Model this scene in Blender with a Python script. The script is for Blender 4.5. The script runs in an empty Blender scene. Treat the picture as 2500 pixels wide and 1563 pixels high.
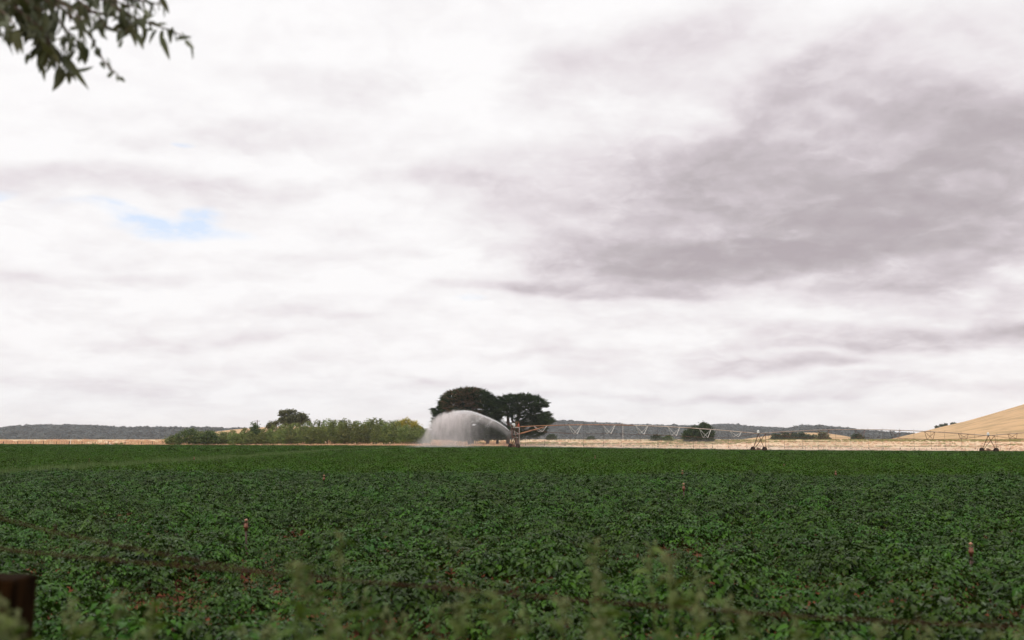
import bpy, math, random
import numpy as np
from mathutils import Vector
R = math.radians
random.seed(7)
rng = np.random.default_rng(7)
sc = bpy.context.scene
col = sc.collection

# ------------------------------------------------------------------ camera
FPX, CX, CY, HOR = 2430.0, 1250.0, 781.5, 1078.0
PITCH = math.atan((HOR - CY) / FPX)
EYE = 1.7
cam_d = bpy.data.cameras.new('camera')
cam = bpy.data.objects.new('camera', cam_d)
col.objects.link(cam)
cam.location = (0, 0, EYE)
cam.rotation_euler = (R(90) + PITCH, 0, 0)
cam_d.sensor_width = 36
cam_d.lens = 36 * FPX / 2500
cam_d.clip_start = 0.05
cam_d.clip_end = 30000
cam_d.dof.use_dof = True
cam_d.dof.focus_distance = 55
cam_d.dof.aperture_fstop = 2.0
sc.camera = cam
sc.view_settings.view_transform = 'Standard'
sc.view_settings.look = 'None'
sc.view_settings.exposure = 0.0
sc.view_settings.gamma = 1
sc.view_settings.use_curve_mapping = False
try:
    sc.cycles.volume_bounces = 4
    sc.cycles.max_bounces = 6
    sc.cycles.transparent_max_bounces = 16
    sc.cycles.volume_step_rate = 1.0
    sc.cycles.volume_max_steps = 128
except Exception:
    pass

def ray(px, py):
    x = (px - CX) / FPX; y = (CY - py) / FPX
    return Vector((x, math.cos(PITCH) - y * math.sin(PITCH), math.sin(PITCH) + y * math.cos(PITCH)))
def P(px, py, Y):
    """a point on the ground plan at distance Y, seen in the direction of that photo pixel"""
    d = ray(px, py); t = Y / d.y
    return Vector((d.x * t, Y, EYE + d.z * t))

# ------------------------------------------------------------------ world
SUN_EL, SUN_AZ = 50, 200      # azimuth of the light: behind the left shoulder
w = bpy.data.worlds.new('World'); sc.world = w; w.use_nodes = True
nt = w.node_tree; nt.nodes.clear()
def N(tree, kind, **kw):
    n = tree.nodes.new(kind)
    for k, v in kw.items():
        if k.startswith('i_'):
            n.inputs[k[2:].replace('_', ' ')].default_value = v
        else: setattr(n, k, v)
    return n
L = nt.links.new
def M(op, a, b=None, c=None, clamp=False, tree=None):
    t = tree or nt
    n = t.nodes.new('ShaderNodeMath'); n.operation = op; n.use_clamp = clamp
    for i, v in enumerate((a, b, c)):
        if v is None: continue
        if isinstance(v, (int, float)): n.inputs[i].default_value = v
        else: t.links.new(v, n.inputs[i])
    return n.outputs[0]
def SM(v, lo, hi, a=0.0, b=1.0, tree=None):
    t = tree or nt
    n = t.nodes.new('ShaderNodeMapRange'); n.interpolation_type = 'SMOOTHSTEP'
    t.links.new(v, n.inputs[0])
    for i, q in enumerate((lo, hi, a, b)): n.inputs[i + 1].default_value = q
    return n.outputs[0]
tc = N(nt, 'ShaderNodeTexCoord')
nrm = N(nt, 'ShaderNodeVectorMath', operation='NORMALIZE'); L(tc.outputs['Generated'], nrm.inputs[0])
sep = N(nt, 'ShaderNodeSeparateXYZ'); L(nrm.outputs[0], sep.inputs[0])
dx, dy, dz = sep.outputs
zz = M('ADD', M('MAXIMUM', dz, 0.0), 0.27)
comb = N(nt, 'ShaderNodeCombineXYZ'); L(M('DIVIDE', dx, zz), comb.inputs[0]); L(M('DIVIDE', dy, zz), comb.inputs[1])
def noise(vec, scale, detail, rough=0.5, dist=0.0, dims='3D', tree=None, w_=0):
    t = tree or nt
    n = t.nodes.new('ShaderNodeTexNoise'); n.noise_dimensions = dims
    t.links.new(vec, n.inputs['Vector'])
    n.inputs['Scale'].default_value = scale; n.inputs['Detail'].default_value = detail
    n.inputs['Roughness'].default_value = rough; n.inputs['Distortion'].default_value = dist
    return n
n1 = noise(comb.outputs[0], 2.1, 7, 0.55, 0.2)
n2 = noise(comb.outputs[0], 4.8, 6, 0.55, 0.15)
# direction coordinates: tangent of bearing and of height
yy = M('MAXIMUM', dy, 0.08)
ae = N(nt, 'ShaderNodeCombineXYZ'); L(M('DIVIDE', dx, yy), ae.inputs[0]); L(M('DIVIDE', dz, yy), ae.inputs[1])
mpn = N(nt, 'ShaderNodeMapping'); mpn.inputs['Scale'].default_value = (4, 8, 1); L(ae.outputs[0], mpn.inputs[0])
nd = noise(mpn.outputs[0], 1.1, 3.5, 0.52)
sb = N(nt, 'ShaderNodeVectorMath', operation='SUBTRACT'); L(nd.outputs['Color'], sb.inputs[0]); sb.inputs[1].default_value = (.5, .5, .5)
ml = N(nt, 'ShaderNodeVectorMath', operation='MULTIPLY'); L(sb.outputs[0], ml.inputs[0]); ml.inputs[1].default_value = (0.20, 0.085, 0)
ad = N(nt, 'ShaderNodeVectorMath', operation='ADD'); L(ae.outputs[0], ad.inputs[0]); L(ml.outputs[0], ad.inputs[1])
def blob(px, py, hw, hh, rot, s, lo=0.2, hi=1.25):
    """soft cloud mass: lies in a direction of the sky, given by a photo pixel and half sizes"""
    d = ray(px, py)
    m = N(nt, 'ShaderNodeMapping', vector_type='TEXTURE')
    m.inputs['Location'].default_value = (d.x / d.y, d.z / d.y, 0)
    m.inputs['Rotation'].default_value = (0, 0, R(rot))
    m.inputs['Scale'].default_value = (hw / FPX, hh / FPX, 1)
    L(ad.outputs[0], m.inputs[0])
    ln = N(nt, 'ShaderNodeVectorMath', operation='LENGTH'); L(m.outputs[0], ln.inputs[0])
    return SM(ln.outputs['Value'], lo, hi, s, 0.0)
dark = None
for b in [(2250, 470, 900, 320, 8, .66, .05, 1.3), (1820, 560, 760, 190, 6, .40, .15, 1.2), (1720, 630, 520, 75, -3, .30, .4, 1.1), (2380, 330, 420, 150, 14, .22, .1, 1.3),
          (1550, 430, 560, 130, 4, .44, .1, 1.25), (1640, 110, 420, 110, 18, .30, .1, 1.3), (2030, 150, 240, 80, 28, .34, .2, 1.3), (2300, 70, 400, 120, 12, .14, .1, 1.3),
          (1900, 300, 640, 150, 8, .24, .1, 1.3), (2130, 560, 420, 90, 8, .22, .2, 1.2),
          (2350, 665, 400, 60, 8, .34, .3, 1.2), (2250, 828, 640, 44, 3, .50, .3, 1.1), (1870, 893, 260, 26, -1, .50, .3, 1.1),
          (1480, 705, 320, 34, -3, .40, .4, 1.1), (250, 425, 620, 46, -4, .40, .1, 1.2), (900, 450, 400, 34, -2, .16),
          (1330, 175, 130, 80, 0, .20), (760, 190, 260, 60, 0, .14), (480, 838, 340, 24, 1, .20), (560, 330, 380, 50, 3, .14), (1180, 450, 120, 120, 0, .10),
          (1350, 865, 280, 18, 1, .20), (2150, 945, 560, 26, 1, .24), (1250, 690, 260, 20, 0, .16), (250, 700, 420, 20, 0, .12), (300, 940, 500, 30, 0, .12),
          (1930, 770, 60, 22, 0, .18), (1760, 640, 480, 62, 1, .28, .7, 1.08), (2500, 480, 320, 260, 0, .26), (2100, 700, 420, 24, 6, .14), (1980, 130, 200, 90, 25, .14), (2150, 210, 640, 220, 10, .22, .1, 1.3), (700, 780, 320, 16, 0, .12), (2480, 770, 120, 60, 12, .34), (1600, 960, 500, 16, 0, .16), (1150, 930, 260, 12, 0, .12), (900, 620, 500, 20, 2, .10)]:
    v = blob(*b)
    dark = v if dark is None else M('ADD', dark, v)
dark = M('MULTIPLY', M('POWER', M('MINIMUM', dark, 1.25), .85), SM(n2.outputs['Fac'], .25, .72, .86, .70))
# puffy cells: rounded tops with darker undersides, in the plane of the cloud layer
wp = N(nt, 'ShaderNodeVectorMath', operation='MULTIPLY'); L(n2.outputs['Color'], wp.inputs[0]); wp.inputs[1].default_value = (.75, .75, 0)
wq = N(nt, 'ShaderNodeVectorMath', operation='ADD'); L(comb.outputs[0], wq.inputs[0]); L(wp.outputs[0], wq.inputs[1])
def puff(scale):
    v = N(nt, 'ShaderNodeTexVoronoi', feature='SMOOTH_F1', voronoi_dimensions='2D'); L(wq.outputs[0], v.inputs['Vector'])
    v.inputs['Scale'].default_value = scale; v.inputs['Smoothness'].default_value = .55
    v.inputs['Detail'].default_value = 2; v.inputs['Roughness'].default_value = .5
    return v.outputs['Distance']
puffs = M('ADD', M('MULTIPLY', M('SUBTRACT', puff(3.0), .38), .34), M('MULTIPLY', M('SUBTRACT', puff(8.0), .38), .16))
n3 = noise(comb.outputs[0], 10.0, 5, .6, .1)
puffs = M('ADD', puffs, M('MULTIPLY', M('SUBTRACT', n3.outputs['Fac'], .5), .12))
# the same cloud field seen a little higher: the difference gives bright tops and shaded bases
zb_ = M('ADD', M('MAXIMUM', M('ADD', dz, .014), 0.0), 0.27)
comb2 = N(nt, 'ShaderNodeCombineXYZ'); L(M('DIVIDE', dx, zb_), comb2.inputs[0]); L(M('DIVIDE', dy, zb_), comb2.inputs[1])
n4 = noise(comb.outputs[0], 4.2, 6, .52, 0); n5 = noise(comb2.outputs[0], 4.2, 6, .52, 0)
relief = M('SUBTRACT', n5.outputs['Fac'], n4.outputs['Fac'])
grain = M('ADD', M('MULTIPLY', M('SUBTRACT', n2.outputs['Fac'], .5), .40), M('MULTIPLY', M('SUBTRACT', n1.outputs['Fac'], .5), .42))
tex = M('ADD', M('ADD', grain, M('MULTIPLY', relief, 1.5)), puffs)
dark = M('ADD', dark, M('ADD', M('MULTIPLY', tex, M('ADD', .44, M('MULTIPLY', M('MINIMUM', dark, .8), .75))), -.03))
# slightly greyer low down in the sky
dark = M('ADD', dark, SM(dz, 0.02, 0.30, .05, 0.0))
ramp = N(nt, 'ShaderNodeValToRGB'); L(M('MULTIPLY', dark, .8), ramp.inputs[0])
cr = ramp.color_ramp
cr.elements[0].position = 0.0; cr.elements[0].color = (1.0, .985, .99, 1)
cr.elements[1].position = 1.0; cr.elements[1].color = (.455, .40, .43, 1)
e = cr.elements.new(0.80); e.color = (.51, .46, .485, 1)
e = cr.elements.new(0.13); e.color = (.93, .905, .915, 1)
e = cr.elements.new(0.36); e.color = (.80, .745, .775, 1)
e = cr.elements.new(0.60); e.color = (.62, .56, .595, 1)
blue = None
for b in [(420, 556, 170, 34, -8, 1.5), (500, 523, 60, 40, 0, 1.5), (300, 520, 170, 18, -10, 1.1), (15, 452, 40, 14, 0, .8),
          (497, 345, 26, 8, 0, .5), (1140, 738, 40, 14, 0, .4)]:
    v = blob(*b, .15, 1.35)
    blue = v if blue is None else M('ADD', blue, v)
blue = M('MULTIPLY', blue, SM(n3.outputs['Fac'], .32, .68, 1.05, .30), clamp=True)
sky = N(nt, 'ShaderNodeTexSky', sky_type='NISHITA', sun_disc=False, sun_elevation=R(SUN_EL), sun_rotation=R(SUN_AZ))
skm = N(nt, 'ShaderNodeVectorMath', operation='SCALE'); L(sky.outputs[0], skm.inputs[0]); skm.inputs['Scale'].default_value = 0.05
skb = N(nt, 'ShaderNodeVectorMath', operation='ADD'); L(skm.outputs[0], skb.inputs[0]); skb.inputs[1].default_value = (.60, .66, .77)
mx = N(nt, 'ShaderNodeMix', data_type='RGBA'); L(blue, mx.inputs['Factor']); L(ramp.outputs[0], mx.inputs['A']); L(skb.outputs[0], mx.inputs['B'])
bg = N(nt, 'ShaderNodeBackground'); L(mx.outputs['Result'], bg.inputs[0]); bg.inputs[1].default_value = 1.0
wo = N(nt, 'ShaderNodeOutputWorld'); L(bg.outputs[0], wo.inputs[0])

sun_d = bpy.data.lights.new('sun', 'SUN'); sun = bpy.data.objects.new('sun', sun_d); col.objects.link(sun)
sun_d.energy = 2.0; sun_d.angle = R(12); sun_d.color = (1.0, .95, .88)
sv = Vector((-0.45, -0.35, 1.05)).normalized()          # where the light comes from
sun.rotation_euler = sv.to_track_quat('Z', 'Y').to_euler()
sun.location = (0, 0, 60)
sky.sun_elevation = math.asin(sv.z); sky.sun_rotation = math.atan2(sv.x, sv.y)

# ------------------------------------------------------------------ helpers
def tag(o, label=None, cat=None, group=None, kind=None):
    if label: o['label'] = label
    if cat: o['category'] = cat
    if group: o['group'] = group
    if kind: o['kind'] = kind
    return o
def empty(name, loc, rz=0):
    o = bpy.data.objects.new(name, None); o.location = loc; o.rotation_euler = (0, 0, rz)
    o.empty_display_size = .2; col.objects.link(o); return o
def obj(name, me, parent=None, link=True):
    o = bpy.data.objects.new(name, me)
    if link: col.objects.link(o)
    if parent: o.parent = parent
    return o
def mesh_np(name, V, F, mat, smooth=False):
    V = np.asarray(V, np.float32).reshape(-1, 3); F = np.asarray(F, np.int32)
    n, k = F.shape
    me = bpy.data.meshes.new(name)
    me.vertices.add(len(V)); me.vertices.foreach_set('co', V.ravel())
    me.loops.add(n * k); me.loops.foreach_set('vertex_index', F.ravel())
    me.polygons.add(n)
    me.polygons.foreach_set('loop_start', np.arange(0, n * k, k, dtype=np.int32))
    if smooth: me.polygons.foreach_set('use_smooth', np.ones(n, bool))
    me.update(calc_edges=True)
    me.materials.append(mat)
    return me
class MB:
    """collects boxes, tubes and lathes into one mesh"""
    def __init__(s): s.v = []; s.f = []
    def add(s, V, F):
        b = len(s.v); s.v += [tuple(p) for p in V]; s.f += [tuple(i + b for i in q) for q in F]
    def tube(s, pts, r, seg=8, cap=True):
        pts = [Vector(p) for p in pts]
        rs = r if isinstance(r, (list, tuple)) else [r] * len(pts)
        V = []
        for i, p in enumerate(pts):
            t = (pts[min(i + 1, len(pts) - 1)] - pts[max(i - 1, 0)]).normalized()
            u = t.cross(Vector((0, 0, 1)) if abs(t.z) < .9 else Vector((1, 0, 0))).normalized(); v = t.cross(u)
            for k in range(seg):
                a = 2 * math.pi * k / seg
                V.append(p + (u * math.cos(a) + v * math.sin(a)) * rs[i])
        F = []
        for i in range(len(pts) - 1):
            for k in range(seg):
                a = i * seg + k; b = i * seg + (k + 1) % seg
                F.append((a, b, b + seg, a + seg))
        if cap:
            F.append(tuple(range(seg))[::-1]); F.append(tuple(range((len(pts) - 1) * seg, len(pts) * seg)))
        s.add(V, F)
    def box(s, c, d, ax=None):
        c = Vector(c)
        X, Y, Z = ax if ax else (Vector((1, 0, 0)), Vector((0, 1, 0)), Vector((0, 0, 1)))
        V = [c + X * (i * d[0] / 2) + Y * (j * d[1] / 2) + Z * (k * d[2] / 2) for k in (-1, 1) for j in (-1, 1) for i in (-1, 1)]
        s.add(V, [(0, 2, 3, 1), (4, 5, 7, 6), (0, 1, 5, 4), (2, 6, 7, 3), (0, 4, 6, 2), (1, 3, 7, 5)])
    def bar(s, a, b, wd=.06, dp=.06):
        a = Vector(a); b = Vector(b); Z = (b - a); ln = Z.length; Z.normalize()
        X = Z.cross(Vector((0, 0, 1)) if abs(Z.z) < .95 else Vector((0, 1, 0))).normalized(); Y = Z.cross(X)
        s.box((a + b) / 2, (wd, dp, ln), (X, Y, Z))
    def build(s, name, mat, parent=None, smooth=False, bevel=0):
        me = bpy.data.meshes.new(name); me.from_pydata(s.v, [], s.f); me.update()
        me.materials.append(mat)
        if smooth:
            for p in me.polygons: p.use_smooth = True
        o = obj(name, me, parent)
        if bevel:
            m = o.modifiers.new('bevel', 'BEVEL'); m.width = bevel; m.segments = 2; m.limit_method = 'ANGLE'
        return o

def mat(name, c, c2=None, scale=3.0, rough=.8, spec=.3, metal=0, detail=5, rnd=0.0, trans=0.0, bump=0.0, contrast=(.35, .65), coord='Object', stretch=None, back=None):
    m = bpy.data.materials.new(name); m.use_nodes = True
    t = m.node_tree; t.nodes.clear()
    out = N(t, 'ShaderNodeOutputMaterial'); b = N(t, 'ShaderNodeBsdfPrincipled')
    b.inputs['Roughness'].default_value = rough; b.inputs['Specular IOR Level'].default_value = spec
    b.inputs['Metallic'].default_value = metal
    tcn = N(t, 'ShaderNodeTexCoord')
    vec = tcn.outputs[coord]
    if coord == 'World':
        pass
    if stretch:
        mp = N(t, 'ShaderNodeMapping'); mp.inputs['Scale'].default_value = stretch; t.links.new(vec, mp.inputs[0]); vec = mp.outputs[0]
    colr = None
    nz = noise(vec, scale, detail, .6, 0, '3D', t)
    mr = SM(nz.outputs['Fac'], contrast[0], contrast[1], tree=t)
    mxx = N(t, 'ShaderNodeMix', data_type='RGBA')
    mxx.inputs['A'].default_value = (*c, 1); mxx.inputs['B'].default_value = (*(c2 or c), 1)
    t.links.new(mr, mxx.inputs['Factor']); colr = mxx.outputs['Result']
    if rnd:
        oi = N(t, 'ShaderNodeObjectInfo')
        hs = N(t, 'ShaderNodeHueSaturation')
        t.links.new(M('MULTIPLY_ADD', oi.outputs['Random'], 2 * rnd, 1 - rnd, tree=t), hs.inputs['Value'])
        t.links.new(M('MULTIPLY_ADD', oi.outputs['Random'], .035, .468, tree=t), hs.inputs['Hue'])
        t.links.new(colr, hs.inputs['Color']); colr = hs.outputs[0]
    if back:
        geo = N(t, 'ShaderNodeNewGeometry'); mb = N(t, 'ShaderNodeMix', data_type='RGBA')
        mb.inputs['B'].default_value = (*back, 1); t.links.new(colr, mb.inputs['A']); t.links.new(geo.outputs['Backfacing'], mb.inputs['Factor'])
        colr = mb.outputs['Result']
    t.links.new(colr, b.inputs['Base Color'])
    if bump:
        bp = N(t, 'ShaderNodeBump'); bp.inputs['Strength'].default_value = bump; t.links.new(nz.outputs['Fac'], bp.inputs['Height'])
        t.links.new(bp.outputs[0], b.inputs['Normal'])
    if trans:
        tr = N(t, 'ShaderNodeBsdfTranslucent'); t.links.new(colr, tr.inputs[0])
        ms = N(t, 'ShaderNodeMixShader'); ms.inputs[0].default_value = trans
        t.links.new(b.outputs[0], ms.inputs[1]); t.links.new(tr.outputs[0], ms.inputs[2]); t.links.new(ms.outputs[0], out.inputs[0])
    else:
        t.links.new(b.outputs[0], out.inputs[0])
    return m

MT = {}
MT['crop'] = mat('potato_leaf', (.009, .043, .0006), (.032, .086, .003), 2.6, rough=.38, spec=.15, rnd=.40, trans=.05, back=(.03, .07, .006))  # darker than the far leaves: crop self-shadow is put into this colour
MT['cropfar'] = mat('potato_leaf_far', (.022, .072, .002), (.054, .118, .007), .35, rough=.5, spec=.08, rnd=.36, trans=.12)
MT['stem'] = mat('green_stem', (.09, .13, .03), (.12, .15, .05), 5)
MT['soil'] = mat('red_soil', (.15, .052, .026), (.09, .032, .018), 3, rough=.95, spec=.1, bump=.5)
MT['pasture'] = mat('dry_pasture', (.66, .48, .32), (.52, .38, .22), .035, rough=.95, spec=.1, detail=10, contrast=(.38, .62), stretch=(1, .35, 1))
MT['hilltan'] = mat('dry_hill_grass', (.52, .335, .18), (.34, .235, .12), .06, rough=.95, spec=.1, detail=12, contrast=(.42, .66), stretch=(1, 1, 3))
MT['straw'] = mat('straw', (.76, .55, .35), (.62, .43, .25), 1.2, rough=.9, spec=.1, rnd=.15, trans=.35)
MT['strawg'] = mat('olive_grass', (.34, .32, .12), (.26, .27, .10), 1.2, rough=.9, spec=.1, rnd=.2, trans=.2)
MT['verge'] = mat('verge_grass', (.14, .22, .06), (.20, .27, .09), 1.0, rough=.8, spec=.2, rnd=.2, trans=.2)
MT['trackgrass'] = mat('track_weeds', (.065, .125, .03), (.11, .17, .05), 1.0, rough=.7, spec=.25, rnd=.25, trans=.2)
MT['cypress'] = mat('cypress_foliage', (.018, .038, .011), (.048, .076, .024), .35, rough=.8, spec=.15, trans=.1)
MT['cypressdead'] = mat('dead_cypress_foliage', (.12, .085, .045), (.19, .135, .08), .5, rough=.9, spec=.1)
MT['bark'] = mat('bark', (.07, .05, .038), (.13, .10, .08), 4, rough=.95, spec=.1, bump=.6)
MT['orchard'] = mat('orchard_leaf', (.10, .15, .03), (.20, .24, .065), .45, rough=.6, spec=.3, rnd=.25, trans=.2)
MT['orcharddark'] = mat('dark_bush_leaf', (.055, .095, .02), (.11, .15, .04), .5, rough=.6, spec=.3, trans=.15)
MT['gum'] = mat('gum_tree_leaf', (.07, .08, .032), (.13, .13, .05), .5, rough=.6, spec=.25, trans=.15)
MT['yellow'] = mat('yellow_blossom', (.50, .40, .06), (.32, .30, .06), .5, rough=.8, spec=.1, trans=.2)
MT['darktree'] = mat('dark_tree_leaf', (.026, .045, .016), (.05, .075, .026), .4, rough=.7, spec=.2, trans=.1)
MT['forest'] = mat('forest_canopy', (.085, .10, .105), (.115, .122, .115), .012, rough=.9, spec=.1, rnd=.22, detail=4, trans=.35)  # blue-grey tint paints part of the distance haze into the leaf colour
MT['forestfloor'] = mat('forest_floor', (.085, .095, .09), (.10, .105, .095), .01, rough=1, spec=0)
MT['steel'] = mat('galvanised_steel', (.75, .72, .68), (.55, .50, .45), 1.5, rough=.55, spec=.5, metal=.25)
MT['rust'] = mat('rusty_steel', (.17, .08, .05), (.09, .045, .03), 1.2, rough=.8, spec=.3, metal=.1)
MT['orangepipe'] = mat('orange_rusted_pipe', (.42, .20, .10), (.32, .15, .08), 1.0, rough=.7, spec=.3)
MT['palepipe'] = mat('pale_pipe', (.62, .50, .42), (.45, .30, .22), .6, rough=.6, spec=.4)
MT['brownpipe'] = mat('brown_pipe', (.30, .20, .15), (.42, .34, .28), .25, rough=.6, spec=.4)
MT['rim'] = mat('muddy_rim', (.05, .028, .02), (.10, .05, .03), 4, rough=.9, spec=.2)
MT['tyre'] = mat('muddy_tyre', (.022, .014, .011), (.055, .028, .018), 5, rough=.9, spec=.2)
MT['white'] = mat('white_paint', (.8, .8, .78), (.7, .68, .64), 6, rough=.5)
MT['redbox'] = mat('faded_red_paint', (.55, .13, .07), (.42, .12, .07), 4, rough=.6)
MT['hose'] = mat('dark_hose', (.05, .045, .04), (.09, .07, .06), 4, rough=.7)
MT['oldwood'] = mat('weathered_wood', (.10, .085, .07), (.18, .15, .12), 4, rough=.95, spec=.1)
MT['postwood'] = mat('dark_stained_wood', (.006, .003, .001), (.020, .009, .003), 9, rough=1, spec=.03, bump=.6, stretch=(3, 3, .35))
MT['wire'] = mat('rusty_wire', (.06, .025, .012), (.035, .018, .010), 30, rough=.85, spec=.2)
MT['riser'] = mat('black_riser_pipe', (.03, .022, .018), (.09, .05, .035), 12, rough=.6)
MT['brass'] = mat('orange_sprinkler_plastic', (.17, .065, .035), (.12, .04, .02), 20, rough=.5)
MT['pinkcap'] = mat('pale_cap', (.42, .22, .14), (.42, .2, .13), 20, rough=.5)
MT['gumleaf'] = mat('eucalypt_leaf', (.040, .055, .020), (.085, .10, .045), 6, rough=.5, spec=.4, trans=.10, back=(.09, .105, .055))
MT['weed'] = mat('weed_leaf', (.026, .068, .004), (.085, .14, .022), 8, rough=.6, spec=.3, trans=.25, rnd=.2)
MT['weedhead'] = mat('weed_flower_head', (.09, .12, .035), (.18, .20, .09), 20, rough=.8, trans=.2)
MT['rock'] = mat('pale_rock', (.75, .70, .62), (.6, .55, .48), 3, rough=.9)

# ------------------------------------------------------------------ terrain
def sstep(a, b, v):
    t = np.clip((v - a) / (b - a), 0, 1); return t * t * (3 - 2 * t)
XT = [-600, -300, -154, -85, 0, 50, 105, 250, 600]; ZT = [1.2, .9, .45, .22, .06, -.72, -1.02, -1.3, -1.4]
_xx = np.linspace(-600, 600, 241); _zz = np.interp(_xx, XT, ZT)
_k = np.hanning(13); _k /= _k.sum(); _zs = np.convolve(np.pad(_zz, 6, 'edge'), _k, 'valid')
def E(x):
    return np.interp(x, [-600, -200, -154, 0, 60, 120, 200, 600], [340, 312, 300, 251, 244, 239, 233, 215])
def G(x, y):
    x = np.asarray(x, float); y = np.asarray(y, float)
    base = np.interp(x, _xx, _zs) * sstep(20, 180, y)
    e = E(x); far = 2.35 + .0025 * np.clip(y - 420, 0, 400)
    t = sstep(e + 3, e + 150, y)
    return base * (1 - t) + far * t
def g(x, y): return float(G(x, y))
def ground_at(px, py, h=0.0):
    """the spot on the ground that the photo shows at this pixel"""
    d = ray(px, py); lo, hi = 3.0, 400.0
    for Y in np.arange(3, 400, .25):
        q = P(px, py, Y)
        if q.z < g(q.x, Y) + h: return Vector((q.x, float(Y), g(q.x, Y)))
    return Vector((q.x, 400., g(q.x, 400.)))

def grid(name, xs, ys, zf, m, keep=None):
    X, Y = np.meshgrid(xs, ys); Z = zf(X, Y)
    V = np.stack([X, Y, Z], -1).reshape(-1, 3)
    nx = len(xs); I = np.arange(len(ys) - 1)[:, None] * nx + np.arange(nx - 1)[None]
    F = np.stack([I, I + 1, I + nx + 1, I + nx], -1).reshape(-1, 4)
    if keep is not None: F = F[keep(V[F].mean(1))]
    return obj(name, mesh_np(name, V, F, m, True))
xs = np.concatenate([[-9000, -4000, -2000, -1200, -800], np.arange(-600, 601, 12), [800, 1200, 2000, 4000, 9000]])
ys = np.concatenate([[-3000, -600, -200, -60, -20], np.arange(0, 60, 6), np.arange(60, 480, 8), [520, 600, 700, 850, 1100, 1500, 2500, 5000, 12000]])
tag(grid('ground', xs, ys, G, MT['pasture']), kind='structure')
# the red soil of the field, a sheet just above the ground with ridged rows close to the camera
def soilz(X, Y):
    near = np.clip((60 - Y) / 40, 0, 1)
    rows = .045 * np.sin(2 * np.pi * (Y + .07 * X) / .85) * near
    return G(X, Y) + .05 + rows
def fieldmask(c): return c[:, 1] < E(c[:, 0]) - 1
V_, F_, off = [], [], 0
for (xa, xb, nx, ya, yb, ny) in [(-22, 22, 60, 4.6, 24, 130), (-45, 45, 60, 24, 60, 110), (-420, 420, 170, 60, 330, 120)]:
    X, Y = np.meshgrid(np.linspace(xa, xb, nx), np.linspace(ya, yb, ny)); Z = soilz(X, Y)
    v = np.stack([X, Y, Z], -1).reshape(-1, 3)
    I = np.arange(ny - 1)[:, None] * nx + np.arange(nx - 1)[None]
    f = np.stack([I, I + 1, I + nx + 1, I + nx], -1).reshape(-1, 4); f = f[fieldmask(v[f].mean(1))]
    V_.append(v); F_.append(f + off); off += len(v)
tag(obj('field_soil', mesh_np('field_soil', np.concatenate(V_), np.concatenate(F_), MT['soil'], True)), kind='structure')

# ------------------------------------------------------------------ leaf meshes
def frames(A, up):
    A = A / np.linalg.norm(A, axis=1, keepdims=True)
    B = np.cross(A, up); B /= (np.linalg.norm(B, axis=1, keepdims=True) + 1e-9)
    return A, B, np.cross(B, A)
def leaves(C, A, UP, Ln, Wd, tmpl=None, droop=0.0):
    """one leaf per row: base C, direction A, upper side UP, length and width"""
    n = len(C)
    A, B, U = frames(A, UP)
    if tmpl is None:   # folded diamond
        tv = np.array([(0, 0, 0), (.45, .5, .06), (1, 0, -.05), (.45, -.5, .06)]); tf = np.array([[0, 3, 2, 1]])
    else: tv, tf = tmpl
    Ln = np.broadcast_to(np.asarray(Ln, float), (n,)); Wd = np.broadcast_to(np.asarray(Wd, float), (n,))
    V = C[:, None, :] + A[:, None, :] * (tv[None, :, 0:1] * Ln[:, None, None]) + B[:, None, :] * (tv[None, :, 1:2] * Wd[:, None, None]) + U[:, None, :] * (tv[None, :, 2:3] * Ln[:, None, None])
    F = tf[None] + (np.arange(n) * len(tv))[:, None, None]
    return V.reshape(-1, 3), F.reshape(-1, tf.shape[1])
def leaf_tmpl(nseg=4, droop=.25, fold=.08, peak=.4, sharp=1.0):
    tv = []; tf = []
    for i in range(nseg + 1):
        t = i / nseg
        wv = (math.sin(math.pi * min(1, t ** (math.log(.5) / math.log(peak)))) ** .8) * .5 if 0 < t < 1 else 0.0
        z = -droop * t * t
        tv += [(t, wv, z + fold * (wv * 2)), (t, 0, z), (t, -wv, z + fold * (wv * 2))]
    for i in range(nseg):
        a = i * 3
        tf += [(a, a + 1, a + 4, a + 3), (a + 1, a + 2, a + 5, a + 4)]
    return np.array(tv), np.array(tf)[:, ::-1]
LT4 = leaf_tmpl(4, .28, .12); LT3 = leaf_tmpl(3, .25, .12); LTlong = leaf_tmpl(5, .12, .05, .35)
class Acc:
    def __init__(s): s.V = []; s.F = []; s.n = 0
    def add(s, VF):
        V, F = VF; s.V.append(V); s.F.append(F + s.n); s.n += len(V)
    def mesh(s, name, m, smooth=False): return mesh_np(name, np.concatenate(s.V), np.concatenate(s.F), m, smooth)
def rdir(n, zmin=-1, zmax=1, r=rng):
    z = r.uniform(zmin, zmax, n); a = r.uniform(0, 2 * np.pi, n); q = np.sqrt(1 - z * z)
    return np.stack([q * np.cos(a), q * np.sin(a), z], 1)

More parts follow.
